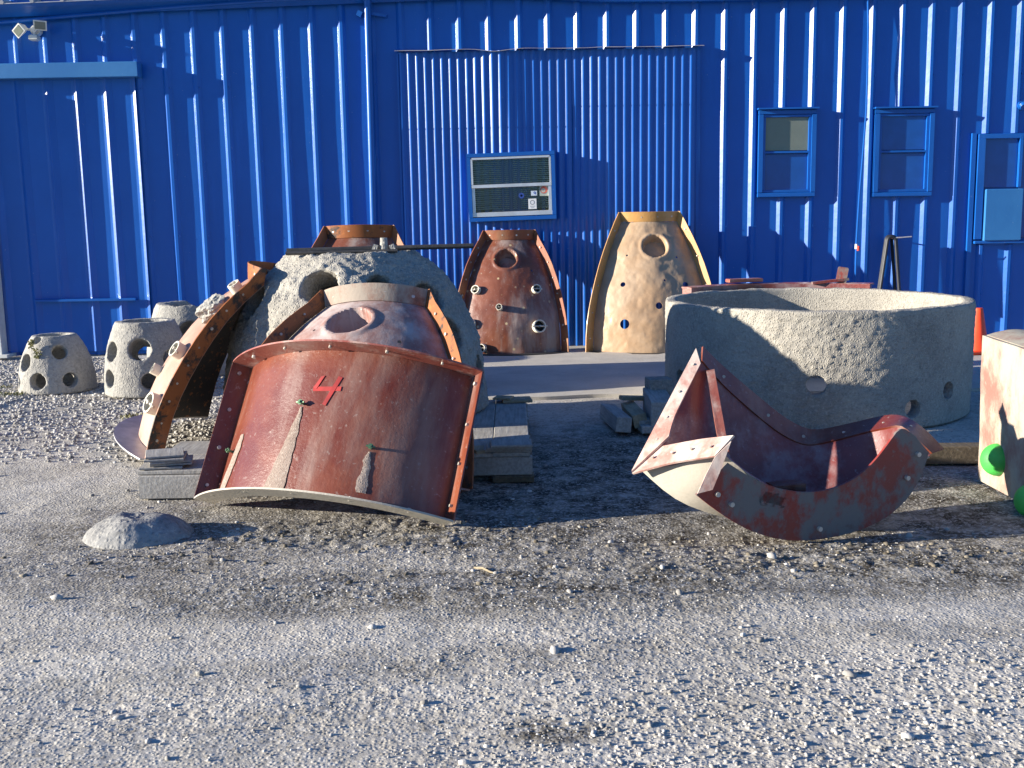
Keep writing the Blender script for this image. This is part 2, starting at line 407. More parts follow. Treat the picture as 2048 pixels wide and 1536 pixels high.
uu = np.concatenate([[-30, -6, -2], np.linspace(-1, 1, nu), [2, 6, 30]])
hw = .66*np.clip(yy, 2.1, 12)+.35
GX = uu[None, :]*hw[:, None]; GY = np.repeat(yy[:, None], len(uu), 1)
GZ = gheight(GX, GY)
inn = ((np.abs(uu)[None, :] <= 1) & (yy[:, None] > 2.1) & (yy[:, None] < 12)); GZ = np.where(inn, GZ, -.005)
I = np.arange(GX.size).reshape(GX.shape)
gq = np.stack([I[:-1, :-1], I[:-1, 1:], I[1:, 1:], I[1:, :-1]], -1).reshape(-1, 4)
gm = mesh('ground', np.stack([GX, GY, GZ], -1), gq, True, None)
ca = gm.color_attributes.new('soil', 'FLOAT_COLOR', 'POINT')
cc = np.zeros((GX.size, 4)); cc[:, 0] = darker(GX, GY).ravel(); cc[:, 1] = dusty(GX, GY).ravel(); cc[:, 3] = 1
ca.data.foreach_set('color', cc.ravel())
g = obj('ground', gm, M['ground']); tag(g, 'grey crushed stone yard with darker brown ground around the moulds', 'ground', kind='structure')

# concrete apron before the building
sx = np.linspace(-1.65, 7.5, 90); sy = np.linspace(8.35, 11.38, 30)
SX, SY = np.meshgrid(sx, sy, indexing='ij')
edge = .10*fbm(v3(SX*1.4, 0*SX, 3), 3, 77)*sstep(8.9, 8.35, SY)
SZ = .028+.003*fbm(v3(SX*2, SY*2, 1), 3, 70)-.02*sstep(8.55, 8.35, SY)
s = obj('concrete_apron', slab_grid(np.stack([SX, SY+edge, SZ], -1), -.05, 'concrete_apron'), M['concrete_slab'])
tag(s, 'smooth concrete apron along the foot of the blue building', 'pavement', kind='structure')

# ================================================================== BUILDING
YW = 11.4
B = thing('metal_building', 'long blue ribbed sheet metal building with windows behind the yard', 'building', (0, YW, 0))
PITCH = .3; X0 = .43
WIN = [(2.575, 3.165, 1.545, 2.425), (3.77, 4.375, 1.53, 2.415), (4.83, 6.0, 1.02, 2.155)]
ZT = 3.72
def rib_profile(x):
    u = np.abs((x-X0+PITCH/2) % PITCH-PITCH/2)
    return np.clip((.044-u)/(.044-.014), 0, 1)*.030
def wall_off(x, z, seed=0):
    k = np.floor((x-X0)/PITCH); t = ((x-X0) % PITCH)/PITCH
    b = .0045*vnoise(v3(k*3.7, z*.55, 0*z), 51)+.003*vnoise(v3(k*5.1, z*1.3, 4+0*z), 52)
    b = b*np.sin(math.pi*t)**.8*np.where(t > .1, 1, .6)
    o = rib_profile(x)
    for (a, c, d, e) in WIN:
        o = np.where((x > a-.001) & (x < c+.001) & (z > d) & (z < e), 0, o)
    return o+b+.006*vnoise(v3(x*.35, z*.4, 9), 53)
zs = sorted(set([round(v, 4) for v in np.linspace(0.02, ZT, 30)]+[w[2]+d for w in WIN for d in (-.002, .002)]+[w[3]+d for w in WIN for d in (-.002, .002)]))
def sheet(x0, x1, zz, off, base=0.0):
    xs = [x0]
    k = math.floor((x0-X0)/PITCH)-1
    while X0+k*PITCH < x1+.4:
        c = X0+k*PITCH
        for d in (-.044, -.014, .014, .044): xs.append(c+d)
        for d in (.07, .11, .15, .19, .225, .25): xs.append(c+d)
        k += 1
    xs = np.array(sorted(set([round(v, 4) for v in xs if x0 <= v <= x1]+[x1])))
    Xg, Zg = np.meshgrid(xs, np.array(zz), indexing='ij')
    return np.stack([Xg, -base-off(Xg, Zg), Zg], -1)
xb = X0-.15-.9*7
while xb < 8.5:
    P = sheet(xb, xb+.9, zs, wall_off)
    obj('wall_panel', slab_grid(P, -.004, 'wall_panel', True, 12), M['blue_paint'], B)
    xb += .9
# sliding door sheet at the left, hung under its track cover
zd = np.linspace(.06, 2.9, 22)
SD = MB
sd = obj('sliding_door', slab_grid(sheet(-5.4, -3.78, zd, lambda x, z: rib_profile(x+.012)+.004*vnoise(v3(x*2, z*.6, 0), 57), .036), -.004, 'sliding_door', True, 12), M['blue_paint'], B)
MB().box((-4.45, -.078, .603), (1.06, .05, .028), bev=.004).obj('latch_bar', M['blue_trim'], sd)
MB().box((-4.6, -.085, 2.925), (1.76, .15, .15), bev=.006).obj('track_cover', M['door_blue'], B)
# corrugated infill of a former doorway
def corr(x, z, bulge):
    return .0115*np.cos((x+1.075)*2*math.pi/.0845)+bulge(x, z)
def bul_l(x, z): return .036*np.exp(-((x+.02+.10*(z-2.2))/.20)**2)*sstep(.2, 1.2, z)-.006*sstep(0, .6, x)+.004*vnoise(v3(x*1.5, z, 1), 61)
def bul_r(x, z): return -.012*sstep(1.0, .62, x)+.004*vnoise(v3(x*1.5, z, 2), 62)
def csheet(x0, x1, z0, z1, bul, back, name='corrugated_sheet'):
    xs = np.linspace(x0, x1, int((x1-x0)/.0845*8)+1); zz = np.linspace(z0, z1, 14); Xg, Zg = np.meshgrid(xs, zz, indexing='ij')
    obj(name, slab_grid(np.stack([Xg, -.05+back-corr(Xg, Zg, bul), Zg], -1), -.0015, name, True, 60), M['blue_paint'], B)
csheet(-1.105, .66, 2.3, 3.055, bul_l, 0); csheet(-1.105, .66, .03, 2.31, bul_l, .003)
csheet(.655, 1.925, 2.5, 3.055, bul_r, .001); csheet(.655, 1.925, .03, 2.51, bul_r, .004)
xs = np.linspace(-1.13, 2.0, 60)
wob = .004*vnoise(v3(xs*5, 0, 0), 65)-.018*np.exp(-((xs+.12)/.12)**2)
obj('head_flashing', strip(np.stack([xs, -.02+0*xs, 3.082+wob], -1), np.stack([xs, -.115+.012*vnoise(v3(xs*4, 1, 0), 66), 3.066+wob], -1), .004, 'head_flashing'), M['galvanised'], B)
xe = np.array([-1.118, -1.085]); MB().box((-1.108, -.03, 1.54), (.02, .058, 3.0)).obj('jamb_trim', M['blue_trim'], B)
MB().box((1.955, -.02, 1.54), (.035, .04, 3.0)).obj('jamb_trim', M['blue_trim'], B)
# eave, roof
ex = np.array([-9.5, 9.5])
def eave(x): return 3.56+.022*(x+5.0)
xs = np.linspace(-9.5, 9.5, 40)
obj('eave_fascia', slab_grid(np.stack([np.stack([xs, -.075+0*xs, eave(xs)-.10], -1), np.stack([xs, -.08+0*xs, eave(xs)-.012], -1), np.stack([xs, -.19+0*xs, eave(xs)+.004], -1)], 1), -.004, 'eave_fascia', False), M['blue_paint'], B)
MB().add([(-9.5, -.21, eave(-9.5)+.01), (9.5, -.21, eave(9.5)+.01), (9.5, 6, eave(9.5)+1.1), (-9.5, 6, eave(-9.5)+1.1), (-9.5, -.21, eave(-9.5)+.002), (9.5, -.21, eave(9.5)+.002), (9.5, 6, eave(9.5)+1.05), (-9.5, 6, eave(-9.5)+1.05)],
         [(0, 1, 2, 3), (7, 6, 5, 4), (0, 4, 5, 1), (1, 5, 6, 2), (2, 6, 7, 3), (3, 7, 4, 0)]).obj('roof', M['roof_metal'], B)
rf = B.children[-1]
for k in range(-31, 32):
    x = k*.3+.1; e = eave(x)
    mb = MB(); a = Vector((x, -.215, e+.02)); b = Vector((x, 6, e+1.11)); mb.cyl(a, b, .022, 6)
    mb.obj('roof_rib', M['roof_metal'], rf)
# end walls / back so that the building is a closed volume
MB().box((-9.45, 3, 1.8), (.05, 5.9, 3.4)).obj('end_wall', M['blue_paint'], B); MB().box((9.2, 3, 1.9), (.05, 5.9, 3.7)).obj('end_wall', M['blue_paint'], B)
# conduit under the eave
cp = [(-9, 3.33), (-5.1, 3.41), (-4.3, 3.465), (-3.3, 3.53), (-2.4, 3.575), (-1.5, 3.60), (-.6, 3.60), (.2, 3.575), (1.0, 3.525), (1.9, 3.515), (2.8, 3.52), (3.6, 3.535), (4.6, 3.55), (6, 3.56), (9, 3.56)]
pts = []
for (a, b) in zip(cp[:-1], cp[1:]):
    for q in np.linspace(0, 1, 5)[:-1]: pts.append((a[0]+(b[0]-a[0])*q, -.075, a[1]+(b[1]-a[1])*q))
pts.append((9, -.075, 3.56)); MB().tube(pts, .019, 8).obj('conduit', M['blue_trim'], B, True)
# downspout
mb = MB(); mb.tube([(-1.385, -.074, 3.9), (-1.392, -.072, 3.0), (-1.40, -.075, 2.0), (-1.41, -.072, 1.0), (-1.415, -.07, .08)], .037, 14); dsp = mb.obj('downspout', M['blue_trim'], B, True)
MB().box((-1.47, -.07, 3.435), (.05, .07, .05), Matrix.Rotation(.5, 3, 'Y')).box((-1.30, -.05, 3.43), (.2, .03, .03), Matrix.Rotation(.15, 3, 'Y')).obj('pipe_bracket', M['blue_trim'], dsp)
# white post at the left end of the sliding door
MB().box((-5.42, -.13, 1.44), (.2, .14, 2.8), bev=.006).box((-5.4, -.15, .045), (.32, .22, .03)).obj('door_post', M['white_paint'], B)
# windows
def painted_window(x0, x1, z0, z1, top_mat):
    w = MB(); d = .05; f = .045; y = -.045
    for c, s in (((x0+x1)/2, None),): pass
    w.box(((x0+x1)/2, y+.005, z1-f/2), (x1-x0, d, f), bev=.006).box(((x0+x1)/2, y+.005, z0+f/2), (x1-x0, d, f), bev=.006)
    w.box((x0+f/2, y+.002, (z0+z1)/2), (f, d, z1-z0-2*f), bev=.006).box((x1-f/2, y+.002, (z0+z1)/2), (f, d, z1-z0-2*f), bev=.006)
    fr = w.obj('window', M['blue_trim'], B)
    a, b, c, e = x0+f+.002, x1-f-.002, z0+f+.002, z1-f-.002; zm = (c+e)/2+.015
    sfr = MB(); q = .026
    for cx, cz, dx, dz in (((a+b)/2, e-q/2, b-a, q), ((a+b)/2, c+q/2, b-a, q), ((a+b)/2, zm, b-a-2*q, q*.8), (a+q/2, (c+e)/2, q, e-c-2*q), (b-q/2, (c+e)/2, q, e-c-2*q)):
        sfr.box((cx, y+.016, cz), (dx, .04, dz), bev=.003)
    sfr.obj('sash', M['blue_trim'], fr)
    MB().box(((a+b)/2, y+.027, (zm+e)/2), (b-a-.04, .006, e-zm-.04)).obj('pane', M[top_mat], fr)
    MB().box(((a+b)/2, y+.029, (zm+c)/2), (b-a-.04, .006, zm-c-.04)).obj('pane', M['painted_pane'], fr)
    MB().box(((x0+x1)/2, y-.012, z1+.012), (x1-x0+.03, .1, .016)).obj('drip_cap', M['blue_trim'], fr)
    return fr
painted_window(*WIN[0], 'grey_pane'); painted_window(*WIN[1], 'painted_pane')
# right hand door leaf with window light and steel box
dw = MB(); x0, x1, z0, z1 = 4.84, 5.98, 1.03, 2.15
dw.box(((x0+x1)/2, -.04, z1-.025), (x1-x0, .05, .05), bev=.005).box(((x0+x1)/2, -.05, z0+.015), (x1-x0, .08, .03), bev=.005)
dw.box((x0+.035, -.042, (z0+z1)/2), (.07, .05, z1-z0-.09), bev=.005).box((x0+.44, -.042, (z0+z1)/2+.28), (.03, .05, .53), bev=.005)
dw = dw.obj('window', M['blue_trim'], B)
MB().box((5.09, -.022, 1.86), (.34, .008, .5)).obj('pane', M['painted_pane'], dw); MB().box((5.62, -.022, 1.6), (.66, .008, 1.02)).obj('pane', M['painted_pane'], dw)
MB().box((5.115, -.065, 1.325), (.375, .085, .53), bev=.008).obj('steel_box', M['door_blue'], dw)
MB().box((4.80, -.02, 1.1), (.045, .05, 2.12)).obj('jamb_trim', M['blue_trim'], B)
MB().cyl((4.925, -.004, .93), (4.925, -.02, .93), .022, 14).obj('cable_port', M['dark'], B)
# sliding sash window in the corrugated sheet
ww = .45; wh = .325; WR = Matrix.Rotation(-.022, 3, 'Y')
wb = MB(); wc = Vector((.03, 0, 1.697))
def wbx(mb, x, y, z, dx, dy, dz, bev=.003, m=0):
    return mb.box(WR @ Vector((x, 0, z))+wc+Vector((0, y, 0)), (dx, dy, dz), WR, m, bev)
mb = MB(); Yo = -.135
wbx(mb, 0, Yo+.045, wh, 2*ww, .11, .04); wbx(mb, 0, Yo+.045, -wh, 2*ww, .11, .04); wbx(mb, -ww+.02, Yo+.045, 0, .04, .11, 2*wh-.042); wbx(mb, ww-.02, Yo+.045, 0, .04, .11, 2*wh-.042)
win = mb.obj('window', M['blue_trim'], B)
mb = MB()
for x, z, dx, dz in ((0, wh-.034, .80, .022), (-.402, .16, .022, .26), (.402, .16, .022, .26), (0, .012, .83, .034)): wbx(mb, x, Yo+.005, z, dx, .03, dz)
mb.obj('upper_sash', M['aluminium'], win)
mb = MB()
for x, z, dx, dz in ((0, -wh+.05, .82, .046), (-.392, -.125, .03, .26), (.392, -.125, .03, .26)): wbx(mb, x, Yo+.012, z, dx, .03, dz)
mb.obj('lower_sash', M['aluminium'], win)
mb = MB(); wbx(mb, 0, Yo+.02, .155, .78, .004, .255, 0); mb.obj('pane', M['glass'], win)
mb = MB(); wbx(mb, 0, Yo+.028, -.135, .76, .004, .25, 0); mb.obj('pane', M['glass'], win)
mb = MB(); wbx(mb, 0, Yo+.088, 0, .82, .006, .6, 0); mb.obj('backing', M['dark'], win)
k = 0; z = wh-.05
while z > -wh+.09:
    sag = -.012*k/24.
    mb = MB(); mb.box(WR @ Vector((0, 0, z))+wc+Vector((0, Yo+.06, 0)), (.79, .020, .0016), WR @ Matrix.Rotation(R(28), 3, 'X') @ Matrix.Rotation(.002*((k*7) % 5-2), 3, 'Y'))
    mb.obj('blind_slat', M['blind'], win); z -= .0205; k += 1
mb = MB(); mb.box(WR @ Vector((-.24, 0, -wh+.075))+wc+Vector((0, Yo+.06, 0)), (.3, .02, .003), WR @ Matrix.Rotation(-.09, 3, 'Y')); mb.obj('blind_slat', M['blind'], win)
def disc(mb, x, z, r0, r1, y, m, n=20):
    V = []; 
    for r in (r0, r1):
        for q in range(n): V.append(WR @ Vector((x+r*math.cos(2*math.pi*q/n), 0, z+r*math.sin(2*math.pi*q/n)))+wc+Vector((0, y, 0)))
    mb.add(V, [((q+1) % n, q, n+q, n+(q+1) % n) for q in range(n)], m)
ys = Yo+.0235
mb = MB(); wbx(mb, .332, ys, -.052, .092, .001, .108, 0, 0); disc(mb, .332, -.045, .0, .037, ys-.0012, 1); disc(mb, .332, -.045, .037, .042, ys-.0018, 2); disc(mb, .325, -.05, .006, .022, ys-.0018, 0, 8)
mb.obj('sticker', [M['paper_green'], M['ink_red'], M['ink_grey']], win)
mb = MB(); wbx(mb, .208, ys, -.182, .084, .001, .105, 0, 0); disc(mb, .208, -.168, .018, .024, ys-.0012, 1)
for q in range(3): wbx(mb, .208, ys-.0012, -.205-.009*q, .055-.012*q, .0005, .003, 0, 1)
mb.obj('sticker', [M['paper'], M['ink_grey']], win)
mb = MB(); wbx(mb, .228, ys, -.075, .062, .001, .05, 0, 0); disc(mb, .235, -.07, .005, .012, ys-.0012, 1, 10); wbx(mb, .243, ys-.0012, -.078, .006, .0005, .02, 0, 1)
mb.obj('sticker', [M['paper_blue'], M['ink_blue']], win)
mb = MB()
for q in range(6):
    a = q*math.pi/6; mb.box(WR @ Vector((.098, 0, -.095))+wc+Vector((0, ys, 0)), (.062, .001, .009), WR @ Matrix.Rotation(a, 3, 'Y'))
mb.obj('sticker', M['ink_blue'], win)
# screw heads along the ribs: too small to pick apart
mb = MB()
for k in range(-19, 20):
    for z in (.5, 1.25, 2.0, 2.75):
        x = X0+k*PITCH+.030
        if -1.15 < x < 2.0 or any(a-.03 < x < b+.03 and c-.03 < z < d+.03 for a, b, c, d in WIN): continue
        mb.cyl((x, -.018, z), (x, -.030, z), .0065, 6)
mb.obj('panel_screws', M['blue_trim'], B, kind='stuff')
mb = MB(); mb.cyl((5.27, -.004, 2.43), (5.27, -.06, 2.43), .045, 16).cyl((5.27, -.06, 2.43), (5.27, -.085, 2.41), .04, 16, .03)
o = mb.obj('vent_cap', M['blue_trim'], B, True)

# ================================================================== WALL-MOUNTED THINGS
fl = thing('security_light', 'white twin-head security floodlight with motion sensor on the blue wall', 'light', (-4.74, YW-.06, 3.33))
MB().cyl((0, .04, 0), (0, -.03, 0), .05, 14).cyl((0, -.03, 0), (0, -.06, 0), .03, 12).obj('junction_box', M['white_paint'], fl, True)
for sx, ry, rz in ((-1, -.55, -.5), (1, .05, .35)):
    Rm = Matrix.Rotation(rz, 3, 'Z') @ Matrix.Rotation(ry, 3, 'Y') @ Matrix.Rotation(.35, 3, 'X'); c = Vector((sx*.095-.01, -.10, .015+.025*sx))
    mb = MB(); w, h, d = .062, .048, .05
    V = [Rm @ Vector(p)+c for p in [(-w, -d, -h), (w, -d, -h), (w, -d, h), (-w, -d, h), (-w*.55, d, -h*.5), (w*.55, d, -h*.5), (w*.55, d, h*.5), (-w*.55, d, h*.5)]]
    mb.add(V, [(0, 1, 2, 3), (7, 6, 5, 4), (1, 5, 6, 2), (3, 7, 4, 0), (2, 6, 7, 3), (0, 4, 5, 1)])
    mb.cyl((sx*.02, -.05, 0), tuple(c+Rm @ Vector((0, d, 0))), .012, 8)
    hd = mb.obj('lamp_head', M['white_paint'], fl)
    mb = MB(); mb.box(c+Rm @ Vector((0, -d-.002, 0)), (2*w-.026, .004, 2*h-.024), Rm); mb.obj('lens', M['grey_pane'], hd)
mb = MB(); mb.box((.005, -.075, -.085), (.085, .09, .055), bev=.012).cyl((0, -.05, 0), (.004, -.07, -.07), .014, 8); mb.obj('motion_sensor', M['white_paint'], fl)

hs = thing('hanging_hose', 'black water hose looped over a steel wall hook behind the ring', 'hose', (3.94, YW-.02, 1.11))
MB().tube([(0.0, .02, 0), (0, -.16, 0), (.10, -.17, .003), (.2, -.17, .01)], .007, 8).obj('wall_hook', M['galvanised'], hs, True)
def loop(dx, dz, w, zb, y0):
    P = []
    for q in np.linspace(0, 1, 28):
        a = math.pi*q; P.append((dx-w*math.cos(a)*(1.0), y0, dz+.05*math.sin(a)))
    L = [(dx-w-.075*t, y0-.02*t, dz-zb*t) for t in np.linspace(1, .04, 9)]+P+[(dx+w+.055*t, y0-.02*t, dz-zb*.95*t) for t in np.linspace(.04, 1, 9)]
    return L
for i, (dx, dz, w, zb, y0) in enumerate(((-.01, -.035, .032, .62, -.1), (.006, -.032, .052, .66, -.13), (.0, -.038, .042, .6, -.155))):
    MB().tube(loop(dx, dz, w, zb, y0), .0165, 9).obj('hose_loop', M['rubber'] if i != 1 else M['rubber'], hs, True)
cb = thing('wall_cable', 'thin blue painted cable running down the wall to a white and red fitting', 'cable', (3.6, YW-.05, 1.0))
P = [(.05, 0, 2.55), (.062, -.015, 2.2), (.07, -.01, 1.8), (.068, -.02, 1.4), (.05, -.02, 1.0), (.03, -.015, .6), (.018, -.02, .3), (.012, -.015, .04)]
MB().tube(P, .010, 8).obj('cable', M['blue_trim'], cb, True)
MB().cyl((.012, -.02, .05), (.012, -.02, 0), .016, 10).obj('plug', M['white_paint'], cb, True); MB().cyl((.03, -.03, .03), (.03, -.03, -.02), .015, 10).obj('valve', M['red_fitting'], cb, True)
MB().tube([(.012, -.02, 0), (.016, -.01, -.4), (.01, -.01, -.98)], .011, 8).obj('pipe', M['blue_trim'], cb, True)

# ================================================================== SECTOR MOULDS
def prof_dome(s): return np.interp(s, [0, .12, .23, .34, .45, .56, .67, .78, .88, .95, 1.0], [1, .99, .965, .92, .86, .79, .715, .63, .555, .50, .47])
def prof_full(s): return np.interp(s, [0, .12, .23, .34, .45, .56, .67, .78, .88, .95, 1.0], [1, .995, .98, .95, .905, .85, .785, .705, .61, .53, .47])
def prof_mid(s): return .45*prof_dome(s)+.55*prof_full(s)
def prof_cyl(s): return np.ones_like(np.asarray(s, float))
def mould(name, label, cat, loc, psi, al, Rr, H, Ph, prof, mats, w=.08, top='axial', tb=.10, wb=.10, recess=(), holes=(), bolts=7, lump=0, seed=0, nth=110, ns=116, group=None, inner=None):
    T = thing(name, label, cat, loc, (-al, 0, psi), group)
    yc = Rr*math.cos(Ph)
    def S(th, s, ro=0.0):
        r = Rr*prof(s)+ro; th = np.asarray(th, float); s = np.asarray(s, float)
        return v3(r*np.sin(th), yc-r*np.cos(th), s*H)
    th, ss_ = np.meshgrid(np.linspace(-Ph, Ph, nth), np.linspace(0, 1, ns), indexing='ij')
    P = S(th, ss_)
    N = np.cross(np.gradient(P, axis=0), np.gradient(P, axis=1)); N /= np.linalg.norm(N, axis=-1, keepdims=True)
    if N[nth//2, ns//3, 1] > 0: N = -N
    if lump:
        e = sstep(0, .12, 1-np.abs(th)/Ph)
        P = P+N*(lump*fbm(P*5, 4, seed)*e)[..., None]
    for (t0, s0, rad, dep) in recess:
        c = S(t0, s0); e = 1e-3; n0 = np.cross(S(t0+e, s0)-c, S(t0, s0+e)-c); n0 /= np.linalg.norm(n0); n0 = -n0 if n0[1] > 0 else n0
        rel = P-c; ax_ = (rel*n0).sum(-1); d = np.linalg.norm(rel-ax_[..., None]*n0, axis=-1)
        P = P+N*(.010*np.exp(-((d-rad*1.14)/(rad*.16))**2))[..., None]
        P = P+n0*(-dep*(1-sstep(rad*.86, rad*1.0, d)))[..., None]
    sh = obj('shell', slab_grid(P, .007 if np.dot(np.cross(P[1, 0]-P[0, 0], P[0, 1]-P[0, 0]), [0, -1, 0]) < 0 else -.007, 'shell', True, 50), mats[0], T)
    if inner is not None:
        c0 = (nth-1)*(ns-1); ix = np.zeros(len(sh.data.polygons), dtype=np.int32); ix[c0:2*c0] = 1
        sh.data.materials.append(inner); sh.data.polygons.foreach_set('material_index', ix)
    if holes:
        cm = MB()
        for (t0, s0, rad) in holes:
            c = S(t0, s0); e = 1e-3
            n = np.cross(S(t0+e, s0)-c, S(t0, s0+e)-c); n /= np.linalg.norm(n)
            cm.cyl(c-n*.12, c+n*.08, rad, 20)
        boolean(sh, cm.mesh('c')); me = sh.data
        me.polygons.foreach_set('use_smooth', [True]*len(me.polygons)); me.set_sharp_from_angle(angle=R(50))
        me.materials.clear(); me.materials.append(mats[0])
    q = np.linspace(0, 1, 40)
    for sgn in (-1, 1):
        A = S(sgn*Ph+0*q, q, .002); Bq = S(sgn*Ph+0*q, q, w)
        if top == 'axial':
            a1 = A[-1]+[0, 0, tb]; b1 = A[-1]+[0, 0, tb]+(Bq[-1]-A[-1])*.35
            A = np.vstack([A, a1]); Bq = np.vstack([Bq, b1])
        me = strip(A, Bq, .008*sgn, 'side_flange')
        obj('side_flange', me, mats[1], T)
    qq = np.linspace(-Ph, Ph, 40)
    if top == 'axial':
        A = S(qq*.995, 1+0*qq, .001); Bq = A+[0, 0, tb]; Bq = Bq+(S(qq, 1+0*qq, .02)-S(qq, 1+0*qq))
        obj('top_flange', strip(A, Bq, .008, 'top_flange'), mats[2], T)
    else:
        A = S(qq, 1+0*qq, -.004)+[0, 0, .001]; Bq = S(qq, 1+0*qq, w)+[0, 0, .001]
        obj('top_flange', strip(A, Bq, -.009, 'top_flange'), mats[2], T)
    A = S(qq, 0*qq, -.004)+[0, 0, -.001]; Bq = S(qq, 0*qq, wb)+[0, 0, -.001]
    obj('bottom_flange', strip(A, Bq, .009, 'bottom_flange'), mats[3], T)
    mb = MB()
    def bolt(c, n, r=.0085):
        c = np.array(c)+np.random.default_rng(int(abs(c[0]*9973+c[2]*7919))).normal(0, .006, 3)*(1-np.abs(np.array(n)))
        r = r*(.75+.5*random.random()); mb.cyl(c-np.array(n)*.011, c+np.array(n)*.011, r, 8)
    if bolts:
        for sgn in (-1, 1):
            for s0 in np.linspace(.1, .93, bolts):
                c = S(sgn*Ph, s0, w*.55); n = np.array([math.cos(sgn*Ph), math.sin(sgn*Ph), 0]); bolt(c, n)
        for t0 in np.linspace(-.75, .75, 4 if top == 'axial' else 5):
            if top == 'axial': c = S(t0*Ph, 1.0, .008)+[0, 0, tb*.5]; bolt(c, np.array([math.sin(t0*Ph), -math.cos(t0*Ph), 0]))
            else:
                for s0, z in ((1.0, 0), (0.0, 0)): bolt(S(t0*Ph, s0, w*.55), np.array([0, 0, 1.0]))
        mb.obj('bolt_heads', M['bolt_steel'], T, kind='stuff')
    return T, S
def stub(T, S, t0, s0, rad, ln=.05, mat='pvc'):
    c = S(t0, s0); e = 1e-3; n = np.cross(S(t0+e, s0)-c, S(t0, s0+e)-c); n /= np.linalg.norm(n)
    if n[1] > 0: n = -n
    n = Vector(n); c = Vector(c); u = n.orthogonal().normalized(); w = n.cross(u); N = 18
    V = []
    for r, d in ((rad, -.02), (rad, ln), (rad*.82, ln), (rad*.82, -.02)):
        for k in range(N): a = 2*math.pi*k/N; V.append(c+n*d+u*(r*math.cos(a))+w*(r*math.sin(a)))
    F = [(r*N+k, r*N+(k+1) % N, ((r+1) % 4)*N+(k+1) % N, ((r+1) % 4)*N+k) for r in range(4) for k in range(N)]
    p = MB().add(V, F).obj('pipe_stub', M[mat], T, True, 40)
    MB().cyl(c-n*.03, c+n*.004, rad*.83, 16).obj('pipe_plug', M['dark'], p)
    ax = Vector((1, 0, .05)); ax = (ax-n*ax.dot(n)).normalized()
    MB().cyl(c+n*(ln*.8)-ax*rad*1.15, c+n*(ln*.8)+ax*rad*1.25, rad*.14, 8).cyl(c+n*.0, c+n*(ln*1.1), rad*.17, 8).obj('cross_pin', M['bolt_steel'], p)

# tan mould against the wall
mould('dome_mould', 'tan fibreglass dome mould section leaning on the blue wall beside the concrete ring', 'mould', (1.43, 10.88, .03), -.03, .0, .95, 1.29, .68, prof_mid,
      [M['tan_gel'], M['amber_flange'], M['amber_flange'], M['steel_dark']], w=.125, recess=[(.06, .81, .125, .10)],
      holes=[(-.38, .52, .026), (.42, .51, .03), (-.32, .22, .048), (.06, .36, .034), (-.38, .74, .010), (.38, .72, .012), (.15, .55, .012), (.40, .22, .045)], lump=.02, seed=3, bolts=5, group='dome mould sections')
# red-brown mould against the wall, with pipe stubs
Tr, Sr = mould('dome_mould', 'red-brown fibreglass dome mould section with white pipe stubs, leaning below the window', 'mould', (-.01, 10.92, .03), -.02, .04, .83, 1.14, .67, prof_full,
      [M['brown_gel'], M['brown_flange'], M['brown_flange'], M['steel_dark']], w=.115, recess=[(-.06, .83, .11, .12)], holes=[(.38, .72, .010)], lump=.010, seed=8, group='dome mould sections')
for a in ((-.48, .55, .045), (.38, .55, .046), (-.13, .40, .032), (.36, .23, .066), (-.50, .26, .05), (-.34, .05, .045)): stub(Tr, Sr, *a)
# the one showing only its top behind the big concrete dome
mould('dome_mould', 'red-brown dome mould section whose flange shows above the big concrete dome', 'mould', (-1.20, 8.36, .02), .03, .10, .86, 1.27, .68, prof_full,
      [M['brown_gel'], M['brown_flange'], M['rust_orange'], M['steel_dark']], w=.115, recess=[(0, .83, .10, .10)], nth=40, ns=44, group='dome mould sections')
# dusty mould leaning on the big dome
Tm, Sm = mould('dome_mould', 'dusty pinkish dome mould section with rusty flange leaning against the big concrete dome', 'mould', (-.90, 5.48, .02), -.13, .44, .95, 1.15, .72, prof_full,
      [M['pink_gel'], M['rust_orange'], M['dusty_flange'], M['red_flange']], w=.12, tb=.10, recess=[(-.11, .845, .125, .16)], holes=[(-.42, .80, .010), (.35, .72, .012)], lump=.006, seed=5, group='dome mould sections')
# mould on edge at the left, seen from its side
Tl, Sl = mould('dome_mould', 'dome mould section with black and orange flange leaning sideways on the big concrete dome', 'mould', (-2.13, 6.93, .03), -1.497, .235, .93, 1.10, .80, prof_full,
      [M['peach_gel'], M['rust_black'], M['rust_black'], M['galvanised']], w=.12, wb=.15, inner=M['inner_black'], lump=.004, seed=6, bolts=9, group='dome mould sections')  # inside skin near black with few orange spots, darker than the flange
for a in ((.55, .24, .066), (.50, .54, .052), (.25, .38, .036), (.45, .93, .04)): stub(Tl, Sl, *a, ln=.055)
